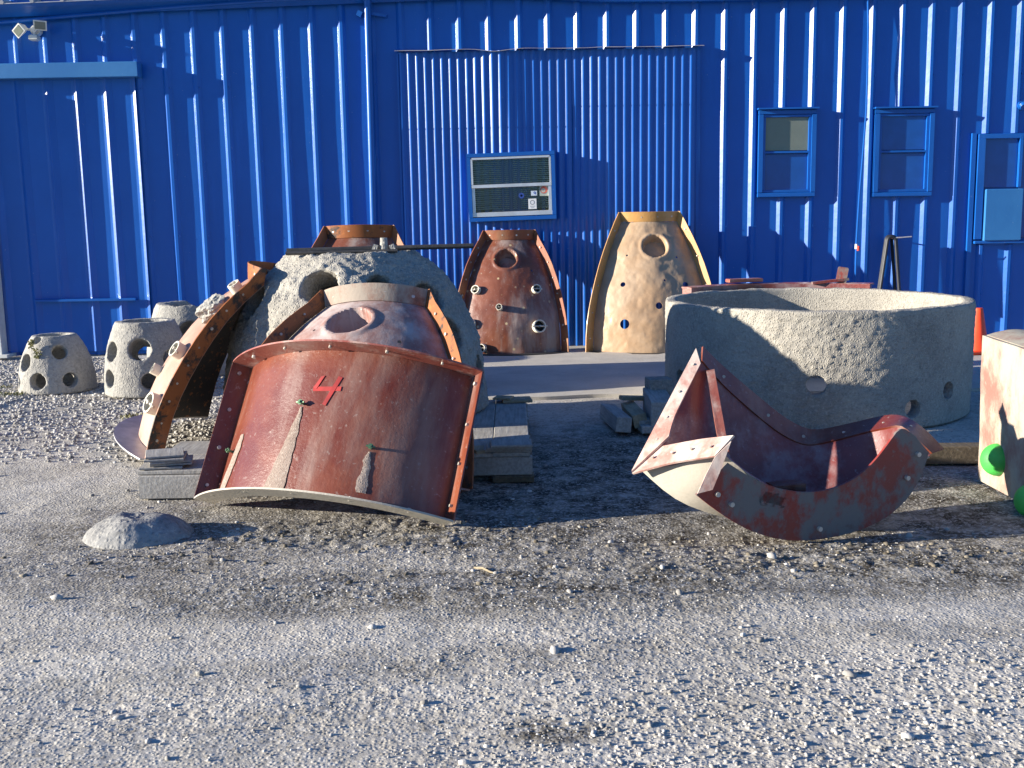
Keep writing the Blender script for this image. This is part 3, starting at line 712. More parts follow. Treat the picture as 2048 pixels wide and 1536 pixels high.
# red cylindrical mould with the painted number
T4, S4 = mould('curved_panel_mould', 'glossy red curved panel mould marked 4, leaning back in front of the others', 'mould', (-.919, 5.075, .012), -.355, .559, .876, .741, .804, prof_cyl,
      [M['red_gel'], M['red_gel'], M['red_flange'], M['pale_hull']], w=.105, top='radial', wb=.105, lump=.003, seed=9, bolts=4, nth=80, ns=50)
def on_cyl(pts, name, mat, T, S, Hh, off, th=.002):
    """flat strokes laid on the curved panel: quads given as (x along arc m, z m)"""
    mb = MB()
    for quad in pts:
        n = 8; q = np.array(quad, float)
        for k in range(n):
            a0, a1 = k/n, (k+1)/n
            c = [q[0]+(q[1]-q[0])*a0, q[0]+(q[1]-q[0])*a1, q[3]+(q[2]-q[3])*a1, q[3]+(q[2]-q[3])*a0]
            Vt = [S(p[0]/.876, p[1]/Hh, off) for p in c]+[S(p[0]/.876, p[1]/Hh, off-th) for p in c]
            mb.add(Vt, [(3, 2, 1, 0), (4, 5, 6, 7), (0, 1, 5, 4), (1, 2, 6, 5), (2, 3, 7, 6), (3, 0, 4, 7)])
    return mb.obj(name, mat, T)
on_cyl([[(-.035, .60), (-.015, .605), (-.045, .535), (-.065, .54)], [(-.065, .545), (-.062, .522), (.085, .53), (.085, .553)], [(.058, .605), (.08, .60), (.026, .45), (.007, .457)]], 'painted_number', M['red_marking'], T4, S4, .741, .0045, .003)
def crust(outline, name='concrete_streak'):
    q = np.array(outline, float); n = len(q)//2; Lft = q[:n]; Rgt = q[n:][::-1]; m_ = 26
    u = np.linspace(0, 1, n); uu_ = np.linspace(0, 1, m_)
    Lf = np.stack([np.interp(uu_, u, Lft[:, i]) for i in (0, 1)], -1); Rg = np.stack([np.interp(uu_, u, Rgt[:, i]) for i in (0, 1)], -1)
    Lf[:, 0] += .012*fbm(v3(uu_*9, 0, n), 3, 5); Rg[:, 0] += .009*fbm(v3(uu_*11, 3, n), 3, 6)
    G = np.stack([Lf+(Rg-Lf)*t for t in np.linspace(0, 1, 7)], 1)
    th_ = np.sin(np.linspace(0, math.pi, 7))[None, :]*.0022+.0004
    obj(name, slab_grid(S4(G[..., 0]/.876, G[..., 1]/.741, .0035+th_), -.003, name, True, 60), M['concrete_crust'], T4)
crust([(-.115, .44), (-.14, .33), (-.16, .22), (-.185, .12), (-.22, .01), (-.09, .01), (-.085, .12), (-.085, .22), (-.088, .33), (-.098, .44)])
crust([(-.545, .33), (-.565, .27), (-.60, .17), (-.64, .08), (-.66, .02), (-.575, .02), (-.55, .08), (-.52, .17), (-.50, .27), (-.505, .33)])
crust([(.285, .25), (.275, .18), (.262, .1), (.27, .05), (.315, .05), (.318, .1), (.312, .18), (.30, .25)])
mb = MB()
for x, z in ((-.1, .455), (-.60, .25), (.295, .27)):
    c = S4(x/.876, z/.741); n = np.array([math.sin(x/.876), -math.cos(x/.876), 0]); mb.cyl(c, c+n*.04, .007, 6); mb.cyl(c+n*.022, c+n*.032, .014, 6); tt = np.array([n[1], -n[0], 0]); mb.cyl(c+n*.027-tt*.022, c+n*.027+tt*.022, .005, 6)
t = NT('brass_green'); M['brass_green'] = t.done((.12, .22, .12), .4, .4)
mb.obj('wing_bolts', M['brass_green'], T4, kind='stuff')

# ================================================================== CAST CONCRETE
def revolve(prof, n=64, zc=0):
    """closed solid of revolution from (r,z) points starting and ending on the axis"""
    V = []; F = []; idx = []
    for (r, z) in prof:
        if r < 1e-6: idx.append([len(V)]); V.append((0, 0, z))
        else:
            idx.append(list(range(len(V), len(V)+n))); V += [(r*math.cos(2*math.pi*k/n), r*math.sin(2*math.pi*k/n), z) for k in range(n)]
    for a, b in zip(idx[:-1], idx[1:]):
        for k in range(n):
            k2 = (k+1) % n
            if len(a) == 1: F.append((a[0], b[k2], b[k]))
            elif len(b) == 1: F.append((a[k], a[k2], b[0]))
            else: F.append((a[k], a[k2], b[k2], b[k]))
    return V, F
def reef_ball(name, label, loc, Rr, H, rt, holes, seed, vox, mat, rz=0, chips=(), amp=1.0, group=None, prof=None):
    prof = prof or [(q, 1-(1-rt/Rr)*q**2.3*.98) for q in (0, .12, .3, .45, .6, .72, .82, .9, .96)]
    pr = [(0, 0), (Rr*.97, 0)]+[(Rr*k, H*max(s, .02)) for s, k in prof]+[(rt, H), (0, H)]
    V, F = revolve(pr, 72); o = obj(name, mesh(name, V, F))
    n = 24; ev = [(0, H*.06)]+[(Rr*.74*math.cos(a)**.7 if a < 1.57 else 0, H*.06+H*.80*math.sin(a)) for a in np.linspace(0, 1.5, n)]+[(0, H*.87)]
    V, F = revolve(ev, 48); boolean(o, mesh('c', V, F))
    cm = MB(); cm.cyl((0, 0, H*.6), (0, 0, H*1.2), rt*.62, 28, rt*.80); cm.cyl((0, 0, -.1), (0, 0, H*.15), Rr*.6, 28); boolean(o, cm.mesh('c'))
    pz = [s for s, k in prof]; pk = [k for s, k in prof]
    for (az, s, rad) in holes:
        r = Rr*np.interp(s, pz, pk); d = Vector((math.cos(az), math.sin(az), max(0, (s-.35))*.9)).normalized()
        c = Vector((r*math.cos(az), r*math.sin(az), s*H))
        cm = MB(); cm.cyl(c-d*Rr*.42, c+d*Rr*.25, rad*.85, 22, rad*1.12); boolean(o, cm.mesh('c'))
    for (c, r) in chips:
        cm = MB(); V, F = revolve([(0, -r)]+[(r*math.cos(a), r*math.sin(a)) for a in np.linspace(-1.4, 1.4, 9)]+[(0, r)], 16)
        cm.add([(c[0]+v[0], c[1]+v[1], c[2]+v[2]) for v in V], F); boolean(o, cm.mesh('c'))
    md = o.modifiers.new('r', 'REMESH'); md.mode = 'VOXEL'; md.voxel_size = vox; me = evald(o)
    co = getco(me); no = getno(me); p = co+seed*3.1
    d = .012*fbm(p*4, 4, seed)+.007*fbm(p*22, 3, seed+3)+.006*np.clip(.55-worley3(p*34, seed), 0, 1)*2
    low = d*amp*Rr/.85*.8+d*amp*.35
    setco(me, co+no*low[:, None]); me.polygons.foreach_set('use_smooth', [True]*len(me.polygons))
    me.materials.clear(); me.materials.append(mat); o.location = loc; o.rotation_euler = (0, 0, rz)
    tag(o, label, 'reef ball', group); return o
D = R
reef_ball('reef_dome', 'huge rough concrete dome with round holes standing on the pallet', (-1.02, 7.06, .168), .855, 1.03, .395,
          [(D(-102), .83, .12), (D(-67), .83, .075), (D(-38), .74, .105), (D(-34), .50, .12), (D(-148), .72, .11), (D(-178), .4, .1), (D(-10), .25, .1), (D(20), .6, .1), (D(90), .6, .12), (D(-130), .35, .1)], 3, .0135, M['concrete_ball'], amp=1.55,
          prof=[(0, 1), (.2, .99), (.44, .935), (.54, .9), (.7, .82), (.84, .70), (.93, .575)])
reef_ball('reef_dome', 'unseen concrete dome added behind the huge rough dome to shade the apron', (-1.25, 9.06, 0), .66, .95, .36, [(D(-60), .5, .09), (D(0), .5, .09), (D(180), .5, .09)], 4, .02, M['concrete_ball'])  # hidden dome added for the shadow it throws on the apron
G3 = 'small concrete reef balls by the wall'
reef_ball('reef_ball', 'small concrete reef ball with mossy hole edge at the end of the row', (-3.90, 9.18, -.005), .315, .475, .175,
          [(D(-130), .56, .075), (D(-98), .24, .068), (D(-150), .2, .06), (D(-60), .74, .06), (D(-48), .24, .06), (D(70), .55, .07), (D(120), .4, .07), (D(30), .4, .06)], 11, .010, M['concrete_small'], chips=[((-.07, -.17, .45), .04)], amp=.6, group=G3)
reef_ball('reef_ball', 'concrete reef ball with wide open top standing between two other reef balls', (-3.05, 8.98, -.005), .355, .60, .235,
          [(D(-135), .62, .085), (D(-82), .66, .09), (D(-135), .25, .075), (D(-70), .22, .07), (D(-35), .5, .08), (D(60), .5, .08), (D(110), .5, .08)], 12, .0105, M['concrete_small'], amp=.7, group=G3)
reef_ball('reef_ball', 'concrete reef ball with broken jagged rim behind the other reef balls', (-2.98, 10.05, -.005), .42, .66, .30,
          [(D(-115), .66, .09), (D(-75), .60, .13), (D(-100), .3, .08), (D(-50), .3, .08), (D(70), .6, .1), (D(110), .3, .1)], 13, .012, M['concrete_small'], chips=[((-.02, -.2, .70), .11), ((.15, -.22, .72), .09), ((0, .26, .70), .12)], amp=.8, group=G3)
# steel bar across the top of the big dome
bt = thing('steel_bar', 'dark steel bar with a threaded clamp lying across the top of the big dome', 'bar', (-.85, 6.90, 1.205))
MB().cyl((-.56, -.02, .012), (.62, .05, .022), .016, 10).cyl((-.54, -.15, .0), (.15, -.12, .004), .012, 8).obj('rod', M['steel_dark'], bt, True)
MB().cyl((.06, -.06, -.02), (.06, -.06, .085), .028, 12, .022).box((.0, -.07, .01), (.03, .03, .07), Matrix.Rotation(.35, 3, 'Y')).box((.12, -.07, .01), (.03, .03, .07), Matrix.Rotation(-.35, 3, 'Y')).obj('clamp', M['concrete_small'], bt)
# chunk of broken concrete lodged on the left mould
def rock(name, loc, size, seed, mat, n=4):
    import bmesh
    bm = bmesh.new(); bmesh.ops.create_icosphere(bm, subdivisions=n, radius=1.0)
    me = bpy.data.meshes.new(name); bm.to_mesh(me); bm.free()
    co = getco(me); d = 1+.55*fbm(co*1.7+seed, 3, seed)+.28*fbm(co*4.5+seed, 4, seed+2); co = co*d[:, None]*np.array(size)
    setco(me, co); me.polygons.foreach_set('use_smooth', [True]*len(me.polygons)); me.set_sharp_from_angle(angle=R(40))
    o = obj(name, me, mat); o.location = loc; return o
# concrete ring
RC = (2.237, 7.93); RR = 1.085; RH = .775; RT = .085
na, nz = 420, 64
aa = np.linspace(0, 2*np.pi, na, endpoint=False)
def ringpt(r, z): return r
pro = [(RR, z) for z in np.linspace(0, RH, nz)]+[(RR-RT*q, RH+.006*math.sin(q*3.1)) for q in (.15, .35, .55, .75, .95)]+[(RR-RT, z) for z in np.linspace(RH-.01, .0, 30)]+[(RR-RT*q, 0) for q in (.7, .3)]
pro = np.array(pro); m = len(pro)
V = np.stack([pro[None, :, 0]*np.cos(aa)[:, None], pro[None, :, 0]*np.sin(aa)[:, None], np.repeat(pro[None, :, 1], na, 0)], -1).reshape(-1, 3)
I = np.arange(na*m).reshape(na, m); J = np.roll(I, -1, 0); K = np.roll(I, -1, 1); L = np.roll(J, -1, 1)
ro = obj('concrete_ring', mesh('concrete_ring', V, np.stack([I, J, L, K], -1).reshape(-1, 4)))
vw = math.atan2(-RC[1], -RC[0])      # direction from the ring to where the yard lies
for (az, z, rad) in ((vw+.02, .30, .068), (vw+.62, .13, .062), (vw+.93, .22, .06), (vw-1.0, .25, .06), (vw+2.6, .3, .06)):
    cm = MB(); d = Vector((math.cos(az), math.sin(az), 0)); cm.cyl(d*.85+Vector((0, 0, z)), d*1.3+Vector((0, 0, z)), rad, 22); boolean(ro, cm.mesh('c'))
me = ro.data; co = getco(me); no = getno(me); an = np.arctan2(co[:, 1], co[:, 0])
outside = np.clip((np.hypot(co[:, 0], co[:, 1])-(RR-.05))/.05, 0, 1)
rough_ = .35+.65*sstep(.8, .1, np.abs(((an-(vw-.1)+np.pi) % (2*np.pi))-np.pi))*sstep(-.35, .25, fbm(co*2.2, 3, 66)+.25)
d = .010*fbm(co*3, 4, 61)+(.005*fbm(co*26, 3, 62)+.030*np.clip(.52-worley3(co*33, 63), 0, 1))*outside*rough_
rim = sstep(RH-.03, RH, co[:, 2]); dz = rim*(.012*fbm(co*6, 4, 64)+.006*fbm(co*30, 2, 65))
co = co+no*d[:, None]*(1-rim)[:, None]; co[:, 2] += dz; co[:, 2] = np.maximum(co[:, 2], 0.0)
setco(me, co); me.polygons.foreach_set('use_smooth', [True]*len(me.polygons)); me.materials.clear(); me.materials.append(M['concrete_ring'])
ro.location = (RC[0], RC[1], -.004); tag(ro, 'wide open concrete ring of rough aggregate with small round holes', 'concrete ring')
# curved mould standing round the back of the ring
cm_ = thing('ring_mould', 'curved red mould section with flange standing behind the concrete ring', 'mould', (RC[0], RC[1], 0))
aa = np.linspace(R(52), R(133), 40); r0 = 1.13
A = v3(r0*np.cos(aa), r0*np.sin(aa), .03); P = np.stack([A+[0, 0, h] for h in (0, .26, .52, .775)], 1)
obj('shell', slab_grid(P, .01, 'shell'), M['red_inside'], cm_)
A = v3(r0*np.cos(aa), r0*np.sin(aa), .807); Bq = v3((r0+.1)*np.cos(aa), (r0+.1)*np.sin(aa), .812); obj('top_flange', strip(A, Bq, .012, 'top_flange'), M['red_flange'], cm_)
A = v3(r0*np.cos(aa), r0*np.sin(aa), .018); Bq = v3((r0+.1)*np.cos(aa), (r0+.1)*np.sin(aa), .018); obj('bottom_flange', strip(A, Bq, .012, 'bottom_flange'), M['red_flange'], cm_)
for a, nm_ in ((R(53), 1), (R(132), 0)):
    MB().add([((r0+k)*math.cos(a)-e*math.sin(a), (r0+k)*math.sin(a)+e*math.cos(a), z) for e in (0, .01) for k, z in ((0, .03), (.1, .03), (.1, .80), (0, .80))], [(0, 1, 2, 3), (7, 6, 5, 4), (0, 4, 5, 1), (1, 5, 6, 2), (2, 6, 7, 3), (3, 7, 4, 0)]).obj('side_flange', M['red_flange'], cm_)
a = R(103); MB().box((1.20*math.cos(a), 1.20*math.sin(a), .838), (.3, .09, .03), Matrix.Rotation(a-math.pi/2, 3, 'Z'), bev=.005).obj('joint_plate', M['red_flange'], cm_)
a = R(64); mb = MB(); mb.box((1.19*math.cos(a), 1.19*math.sin(a), .875), (.085, .03, .13), Matrix.Rotation(a-math.pi/2+.2, 3, 'Z') @ Matrix.Rotation(.15, 3, 'Y'), bev=.008); mb.box((1.24*math.cos(a)-.12, 1.19*math.sin(a), .826), (.3, .05, .02), Matrix.Rotation(-.1, 3, 'Y')); mb.obj('bracket', M['red_plate'], cm_)

# poured concrete lump on the ground
n = 70; gx, gy = np.meshgrid(np.linspace(-1, 1, n), np.linspace(-1, 1, n), indexing='ij'); rr = np.hypot(gx, gy); an = np.arctan2(gy, gx)
k = np.maximum(np.abs(gx), np.abs(gy))/np.maximum(rr, 1e-6); gx2 = gx*k; gy2 = gy*k; rr = np.hypot(gx2, gy2)
rad = 1+.10*fbm(v3(np.cos(an)*1.5, np.sin(an)*1.5, 0), 3, 91)
hh = .100*np.clip(1-rr**2.6, 0, 1)**.75*(1+.18*fbm(v3(gx2*2, gy2*2, 2), 3, 92))+.008*np.abs(fbm(v3(gx2*9, gy2*9, 1), 3, 93))*sstep(.2, -.1, gx2)+.02*sstep(.1, .3, -gy2-gx2*.3+.2)*0
hh = hh-.012*np.exp(-(((gx2+.15*gy2-.1)/.12)**2))*sstep(-.1, .6, gy2)+.008*np.exp(-(((gx2+.35+.2*gy2)/.16)**2))*(rr < .8)
P = np.stack([gx2*rad*.245, gy2*rad*.20, hh-.006], -1)
o = obj('concrete_lump', slab_grid(P, -.02, 'concrete_lump', True, 60), M['concrete_mound']); o.location = (-1.72, 4.78, 0)
tag(o, 'low grey lump of spilled set concrete on the gravel', 'concrete lump')
o = rock('concrete_chunk', (-1.80, 6.56, .895), (.10, .07, .055), 5, M['concrete_small']); o.rotation_euler = (0, -.6, 0); tag(o, 'broken concrete chunk stuck on top of the sideways leaning mould', 'concrete chunk')

# ================================================================== TROUGH MOULD (rocking on its curved hull)
outer = [(0.762, 4.38, 0.254), (0.823, 4.401, 0.2), (0.915, 4.432, 0.128), (1.007, 4.462, 0.069), (1.125, 4.501, 0.02), (1.244, 4.54, -0.006), (1.388, 4.586, -0.008), (1.535, 4.632, 0.009), (1.67, 4.674, 0.056), (1.767, 4.705, 0.127), (1.832, 4.726, 0.224), (1.868, 4.738, 0.336)]
inner = [(0.9, 4.428, 0.379), (0.957, 4.447, 0.337), (1.038, 4.474, 0.285), (1.12, 4.501, 0.248), (1.214, 4.532, 0.219), (1.31, 4.563, 0.207), (1.406, 4.594, 0.215), (1.502, 4.624, 0.248), (1.586, 4.651, 0.308), (1.657, 4.674, 0.388), (1.721, 4.695, 0.473), (1.793, 4.717, 0.417)]
bo = [(0.896, 5.05, 0.791), (1.012, 5.07, 0.677), (1.151, 5.1, 0.559), (1.29, 5.12, 0.44), (1.391, 5.13, 0.378), (1.469, 5.13, 0.357), (1.6, 5.1, 0.39), (1.706, 5.06, 0.425), (1.791, 5.0, 0.457), (1.84, 4.94, 0.451), (1.893, 4.86, 0.409), (1.951, 4.79, 0.334)]
bi = [(0.883, 5.0, 0.732), (0.979, 5.02, 0.618), (1.108, 5.04, 0.5), (1.248, 5.06, 0.38), (1.35, 5.06, 0.319), (1.427, 5.06, 0.298), (1.568, 5.03, 0.337), (1.666, 4.97, 0.381), (1.729, 4.88, 0.417), (1.752, 4.78, 0.451), (1.814, 4.77, 0.387), (1.885, 4.76, 0.324)]
def resample(P, n):
    P = np.array(P, float); d = np.concatenate([[0], np.cumsum(np.linalg.norm(np.diff(P, axis=0), axis=1))]); q = np.linspace(0, d[-1], n)
    R3 = np.stack([np.interp(q, d, P[:, i]) for i in range(3)], -1)
    for _ in range(2): R3[1:-1] = .25*R3[:-2]+.5*R3[1:-1]+.25*R3[2:]
    return R3
base = np.array([1.25, 4.7, 0.0])
TR = thing('trough_mould', 'red boat-shaped trough mould with slotted front plate rocking on its curved hull', 'mould', tuple(base))
def dense(P, f=3):
    P = np.array(P); x = np.arange(len(P)); q = np.linspace(0, len(P)-1, (len(P)-1)*f+1)
    out = np.stack([np.interp(q, x, P[:, i]) for i in range(3)], -1)
    for _ in range(2): out[1:-1] = .25*out[:-2]+.5*out[1:-1]+.25*out[2:]
    return out
FO, FI, KO, KI = [dense(k)-base for k in (outer, inner, bo, bi)]
# front plate, a crescent with a slot
pl = np.stack([FO+(FI-FO)*q for q in np.linspace(0, 1, 7)], 1)
fp = obj('front_plate', slab_grid(pl, -.012, 'front_plate', True, 50), M['red_plate'], TR)
cm = MB(); c = Vector((1.116, 4.499, .194))-Vector(base); ax = Vector((.94, .30, -.20)).normalized(); nn = Vector((.3, -.95, 0)).normalized(); up = ax.cross(nn).normalized()
Vs = []
for d_ in (-.08, .08):
    for k in range(20):
        a = 2*math.pi*k/20; ex = .042*(1 if math.cos(a) > 0 else -1); Vs.append(c+nn*d_+ax*(ex+.032*math.cos(a))+up*(.032*math.sin(a)))
cm.add(Vs, [(k, (k+1) % 20, 20+(k+1) % 20, 20+k) for k in range(20)]+[tuple(range(19, -1, -1)), tuple(range(20, 40))])
boolean(fp, cm.mesh('c')); fp.data.materials.clear(); fp.data.materials.append(M['red_plate'])
# hull (trough)
Bot = dense([(0.575, 4.76, 0.285), (0.72, 4.66, 0.16), (0.90, 4.68, 0.085), (1.03, 4.72, .045), (1.16, 4.76, .02), (1.28, 4.78, .012), (1.40, 4.79, .014), (1.53, 4.80, .035), (1.64, 4.79, .09), (1.72, 4.76, .18), (1.80, 4.75, .27), (1.872, 4.752, .315)])-base
F0 = FI.copy(); F0 += np.array([.004, .014, -.004]); n = len(F0)
st = np.clip(1-np.arange(n)/8., 0, 1)
F0 = F0*(1-st[:, None])+st[:, None]*(np.array([.872, 4.435, .435])-base+(FI-FI[0])*.6)
rows = []
for i in range(n):
    f, b, k_ = F0[i], Bot[i], KI[i]
    fb = np.array([f[0]*.5+b[0]*.5, f[1]*.5+b[1]*.5, b[2]*.78+f[2]*.22]); kb = np.array([k_[0]*.45+b[0]*.55, k_[1]*.55+b[1]*.45, b[2]*.8+k_[2]*.2])
    c1 = [(1-t)**2*f+2*t*(1-t)*fb+t*t*b for t in np.linspace(0, 1, 8)]; c2 = [(1-t)**2*b+2*t*(1-t)*kb+t*t*k_ for t in np.linspace(0, 1, 10)[1:]]
    rows.append(c1+c2)
hull = obj('hull', slab_grid(np.array(rows), -.009, 'hull', True, 50), M['red_inside'], TR)
hull.data.materials.append(M['pale_hull'])
# outer skin of the hull carries set concrete
half = len(hull.data.polygons)
np_, nv_ = np.array(rows).shape[:2]; cnt = (np_-1)*(nv_-1); idx = np.zeros(half, dtype=np.int32); idx[cnt:2*cnt] = 1; hull.data.polygons.foreach_set('material_index', idx)
HULL_CNT = cnt
obj('back_flange', strip(KI, KO, .010, 'back_flange'), M['red_gel'], TR)
lfo = dense([(0.87, 5.05, 0.782), (0.701, 4.88, 0.529), (0.531, 4.7, 0.276)], 6)-base; lfi = dense([(0.88, 5.0, 0.725), (0.735, 4.85, 0.52), (0.637, 4.71, 0.372)], 6)-base
lfi = lfo+(lfi-lfo)*np.linspace(1.15, 1.6, len(lfo))[:, None]
obj('end_flange', strip(lfo, lfi, .010, 'end_flange'), M['pink_flange'], TR)
# rim of the end flange turned to the outside
lf2 = lfo+np.array([-.012, .03, -.035])*np.linspace(1, .15, len(lfo))[:, None]; obj('end_rim', strip(lfo+np.array([-.001, .0, 0]), lf2, .008, 'end_rim'), M['pale_hull'], TR)
fso = dense([(0.529, 4.698, 0.274), (0.679, 4.57, 0.35), (0.841, 4.4, 0.415)], 6)-base; fsi = dense([(0.637, 4.712, 0.368), (0.787, 4.572, 0.432), (0.902, 4.402, 0.484)], 6)-base
fsi = fso+(fsi-fso)*1.25
obj('end_flange', strip(fso, fsi, -.010, 'end_flange'), M['pink_flange'], TR)
ds = np.array([[(0.838, 4.383, 0.414), (0.905, 4.385, 0.478)], [(.80, 4.376, .34), (.866, 4.378, .37)], [(0.765, 4.370, 0.262), (0.828, 4.372, 0.277)]])-base
obj('end_flange', slab_grid(ds, -.010, 'end_flange'), M['pink_flange'], TR)
MB().add([np.array(p)-base for p in [(0.898, 4.93, 0.69), (0.936, 4.93, 0.695), (0.975, 4.56, 0.17), (0.935, 4.56, 0.17), (0.908, 4.99, 0.69), (0.946, 4.99, 0.695), (0.985, 4.64, 0.13), (0.945, 4.64, 0.13)]],
         [(0, 1, 2, 3), (7, 6, 5, 4), (0, 4, 5, 1), (1, 5, 6, 2), (2, 6, 7, 3), (3, 7, 4, 0)]).obj('stiffener', M['red_flange'], TR)
MB().box(np.array([1.205, 4.66, .17])-base, (.165, .07, .12), Matrix.Rotation(.25, 3, 'Z'), bev=.006).obj('core_block', M['red_gel'], TR)
mb = MB()
for p in [(0.852, 4.411, 0.248), (0.916, 4.432, 0.198), (1.331, 4.568, 0.043), (1.807, 4.72, 0.334), (1.756, 4.703, 0.231)]:
    p = np.array(p)-base; mb.cyl(p+[0, .004, 0], p+[.006, -.014, 0], .011, 8)
for i in range(3, n-2, 5):
    p = (KI[i]+KO[i])/2; mb.cyl(p+[0, .012, 0], p+[0, -.016, .004], .008, 8)
for P_, Q_ in ((lfo, lfi), (fso, fsi)):
    for i in range(1, len(P_)-1, 3):
        p = (P_[i]+Q_[i])/2; mb.cyl(p+[.004, .006, -.004], p-[.006, .010, -.010], .006, 8)
mb.obj('bolt_heads', M['bolt_steel'], TR, kind='stuff')

# ================================================================== PALE SLAB MOULD WITH GREEN BALLS (right)
PS = thing('slab_mould', 'upright pale pink plaster-streaked slab mould with green ball plugs', 'mould', (2.47, 5.54, 0))
# face runs from (0,0) towards the yard
ez = np.array([.015, -.86, 0.0]); tk = np.array([.30, .12, 0])
def bq(s, k, z): return ez*s+tk*k+np.array([0, 0, z])
gs_, gz_ = np.meshgrid(np.linspace(0, 1, 24), np.linspace(0, 1, 24), indexing='ij')
P = np.stack([ez[0]*gs_-.02*gz_, ez[1]*gs_+.0*gz_, gz_*(.765-.03*gs_)], -1); P = P+np.array([-.985, -.11, 0])*(.006*fbm(P*9, 3, 15))[..., None]
obj('face_panel', slab_grid(P, .02, 'face_panel', True, 60), M['pale_slab'], PS)
P = np.stack([np.stack([bq(s, k, .75-.03*s+.022*math.sin(k*3.1))+np.array([-.02*(1-k), 0, 0]) for k in np.linspace(0.03, 1, 8)]) for s in np.linspace(0, 1, 8)]); obj('top_panel', slab_grid(P, .015, 'top_panel', True, 60), M['pale_slab'], PS)
P = np.stack([np.stack([bq(0, k, z)+np.array([-.02*(1-k)*z+.003, .004, 0]) for k in np.linspace(.06, 1, 6)]) for z in np.linspace(0, .74, 6)]); obj('end_panel', slab_grid(P, .015, 'end_panel', True, 60), M['red_flange'], PS)
import bmesh
def ball(T, c, r, nm='ball_plug'):
    bm = bmesh.new(); bmesh.ops.create_uvsphere(bm, u_segments=32, v_segments=20, radius=r); me = bpy.data.meshes.new(nm); bm.to_mesh(me); bm.free()
    me.polygons.foreach_set('use_smooth', [True]*len(me.polygons)); o = obj(nm, me, M['green_rubber'], T); o.location = c; return o
n_ = np.array([-1.0, -.017, 0])
ball(PS, tuple(bq(.24, 0, .155)+n_*.022), .083)['label'] = 'green ball plug half in shade'
ball(PS, tuple(bq(.69, 0, .045)+n_*.03), .083)['label'] = 'bright green ball plug in the sun'

# ================================================================== TIMBER
def board(T, name, c, d, mat='wood_grey', rz=0, ry=0, rx=0):
    mb = MB(); mb.box((0, 0, 0), d, bev=min(.004, min(d)*.2)); o = mb.obj(name, M[mat], T); o.location = c; o.rotation_euler = (rx, ry, rz); return o
pt = thing('pallet', 'large weathered timber pallet under the big concrete dome', 'pallet', (-.72, 6.48, 0))
for k in range(8):
    w = .2025; x = -.725+k*.205; board(pt, 'deck_board', (x, 0+.01*((k*5) % 3), .152+.001*(k % 2)), (w, 1.68+.03*((k*7) % 3), .024))
for k, y in enumerate((-.80, -.28, .28, .80)):
    board(pt, 'stringer', (-.005, y, .089), (1.655, .06, .099), 'wood_grey')
    for q in (-.7, -.24, .24, .72): board(pt, 'skid_block', (q, y, .0205), (.22, .1, .037), 'wood_dark')
mb = MB(); 
pb = thing('timber_offcuts', 'stack of thin grey timber offcuts on the end of the big pallet', 'timber', (-.03, 5.72, .166))
for k in range(3): board(pb, 'board', (.01*k, -.02*k, .009+.0165*k), (.26-.02*k, .16, .015), 'wood_grey', .02*k)
pb = thing('notched_board', 'pale notched plywood scrap lying on the pallet corner in the sun', 'timber', (-.235, 5.70, .170))
MB().add([(x, y, z) for z in (-.006, .012) for x, y in ((-.12, -.07), (.0, -.07), (.02, -.035), (.04, -.07), (.085, -.06), (.1, .06), (-.12, .06))], [(6, 5, 4, 3, 2, 1, 0), (7, 8, 9, 10, 11, 12, 13)]+[(k, (k+1) % 7, 7+(k+1) % 7, 7+k) for k in range(7)]).obj('board', M['wood_pale'], pb)
pb = thing('timber_offcut', 'small pale timber offcut lying at the far corner of the pallet', 'timber', (.03, 7.22, .166))
board(pb, 'board', (0, 0, .012), (.20, .15, .02), 'wood_pale', .1); board(pb, 'board', (-.09, -.02, .031), (.12, .11, .014), 'wood_pale', -.25)
pl_ = thing('pallet', 'small grey pallet end with stacked slates, beside the marked red mould', 'pallet', (-1.755, 5.80, 0))
for k in range(2): board(pl_, 'deck_board', (0, -.19+.38*k, .138), (.36, .36, .022), 'wood_grey')
for k in (-.36, 0, .36): board(pl_, 'stringer', (0, k, .064), (.35, .05, .122), 'wood_grey')
sl_ = thing('slate_stack', 'small stack of thin grey slates on the pallet end', 'slate stack', (-1.815, 5.55, .151))
for k in range(5): board(sl_, 'slate', (.012*((k*3) % 4-1.5), .01*((k*5) % 3-1), .007+.0135*k), (.215-.006*k, .2, .011), 'wood_grey', .06*((k*7) % 5-2)+.25, .01)
lp = thing('lumber_pile', 'loose pile of short boards beside the ring', 'lumber', (.86, 7.25, 0))
for (x, y, z, dx, dy, dz, rz, ry, m_) in ((-.17, -.12, .06, .10, .52, .10, .12, .1, 'wood_grey'), (-.04, -.08, .075, .09, .5, .09, .05, -.2, 'wood_pale'), (.12, -.1, .11, .15, .6, .20, -.03, 0, 'wood_grey'), (.08, -.28, .045, .24, .1, .07, 0, 0, 'wood_grey'), (-.02, .12, .15, .2, .06, .03, .4, .1, 'wood_pale'), (.10, -.36, .03, .26, .07, .05, .1, 0, 'wood_grey')):
    board(lp, 'board', (x, y, z), (dx, dy, dz), m_, rz, ry)
o = board(None, 'timber_beam', (2.32, 5.95, .05), (.95, .11, .10), 'wood_dark', -.03); tag(o, 'dark timber beam lying on the ground between trough mould and slab mould', 'timber')
o = board(None, 'concrete_block', (1.02, 7.42, .14), (.16, .16, .28), 'concrete_ball', .1); tag(o, 'square grey block standing at the side of the ring', 'block')

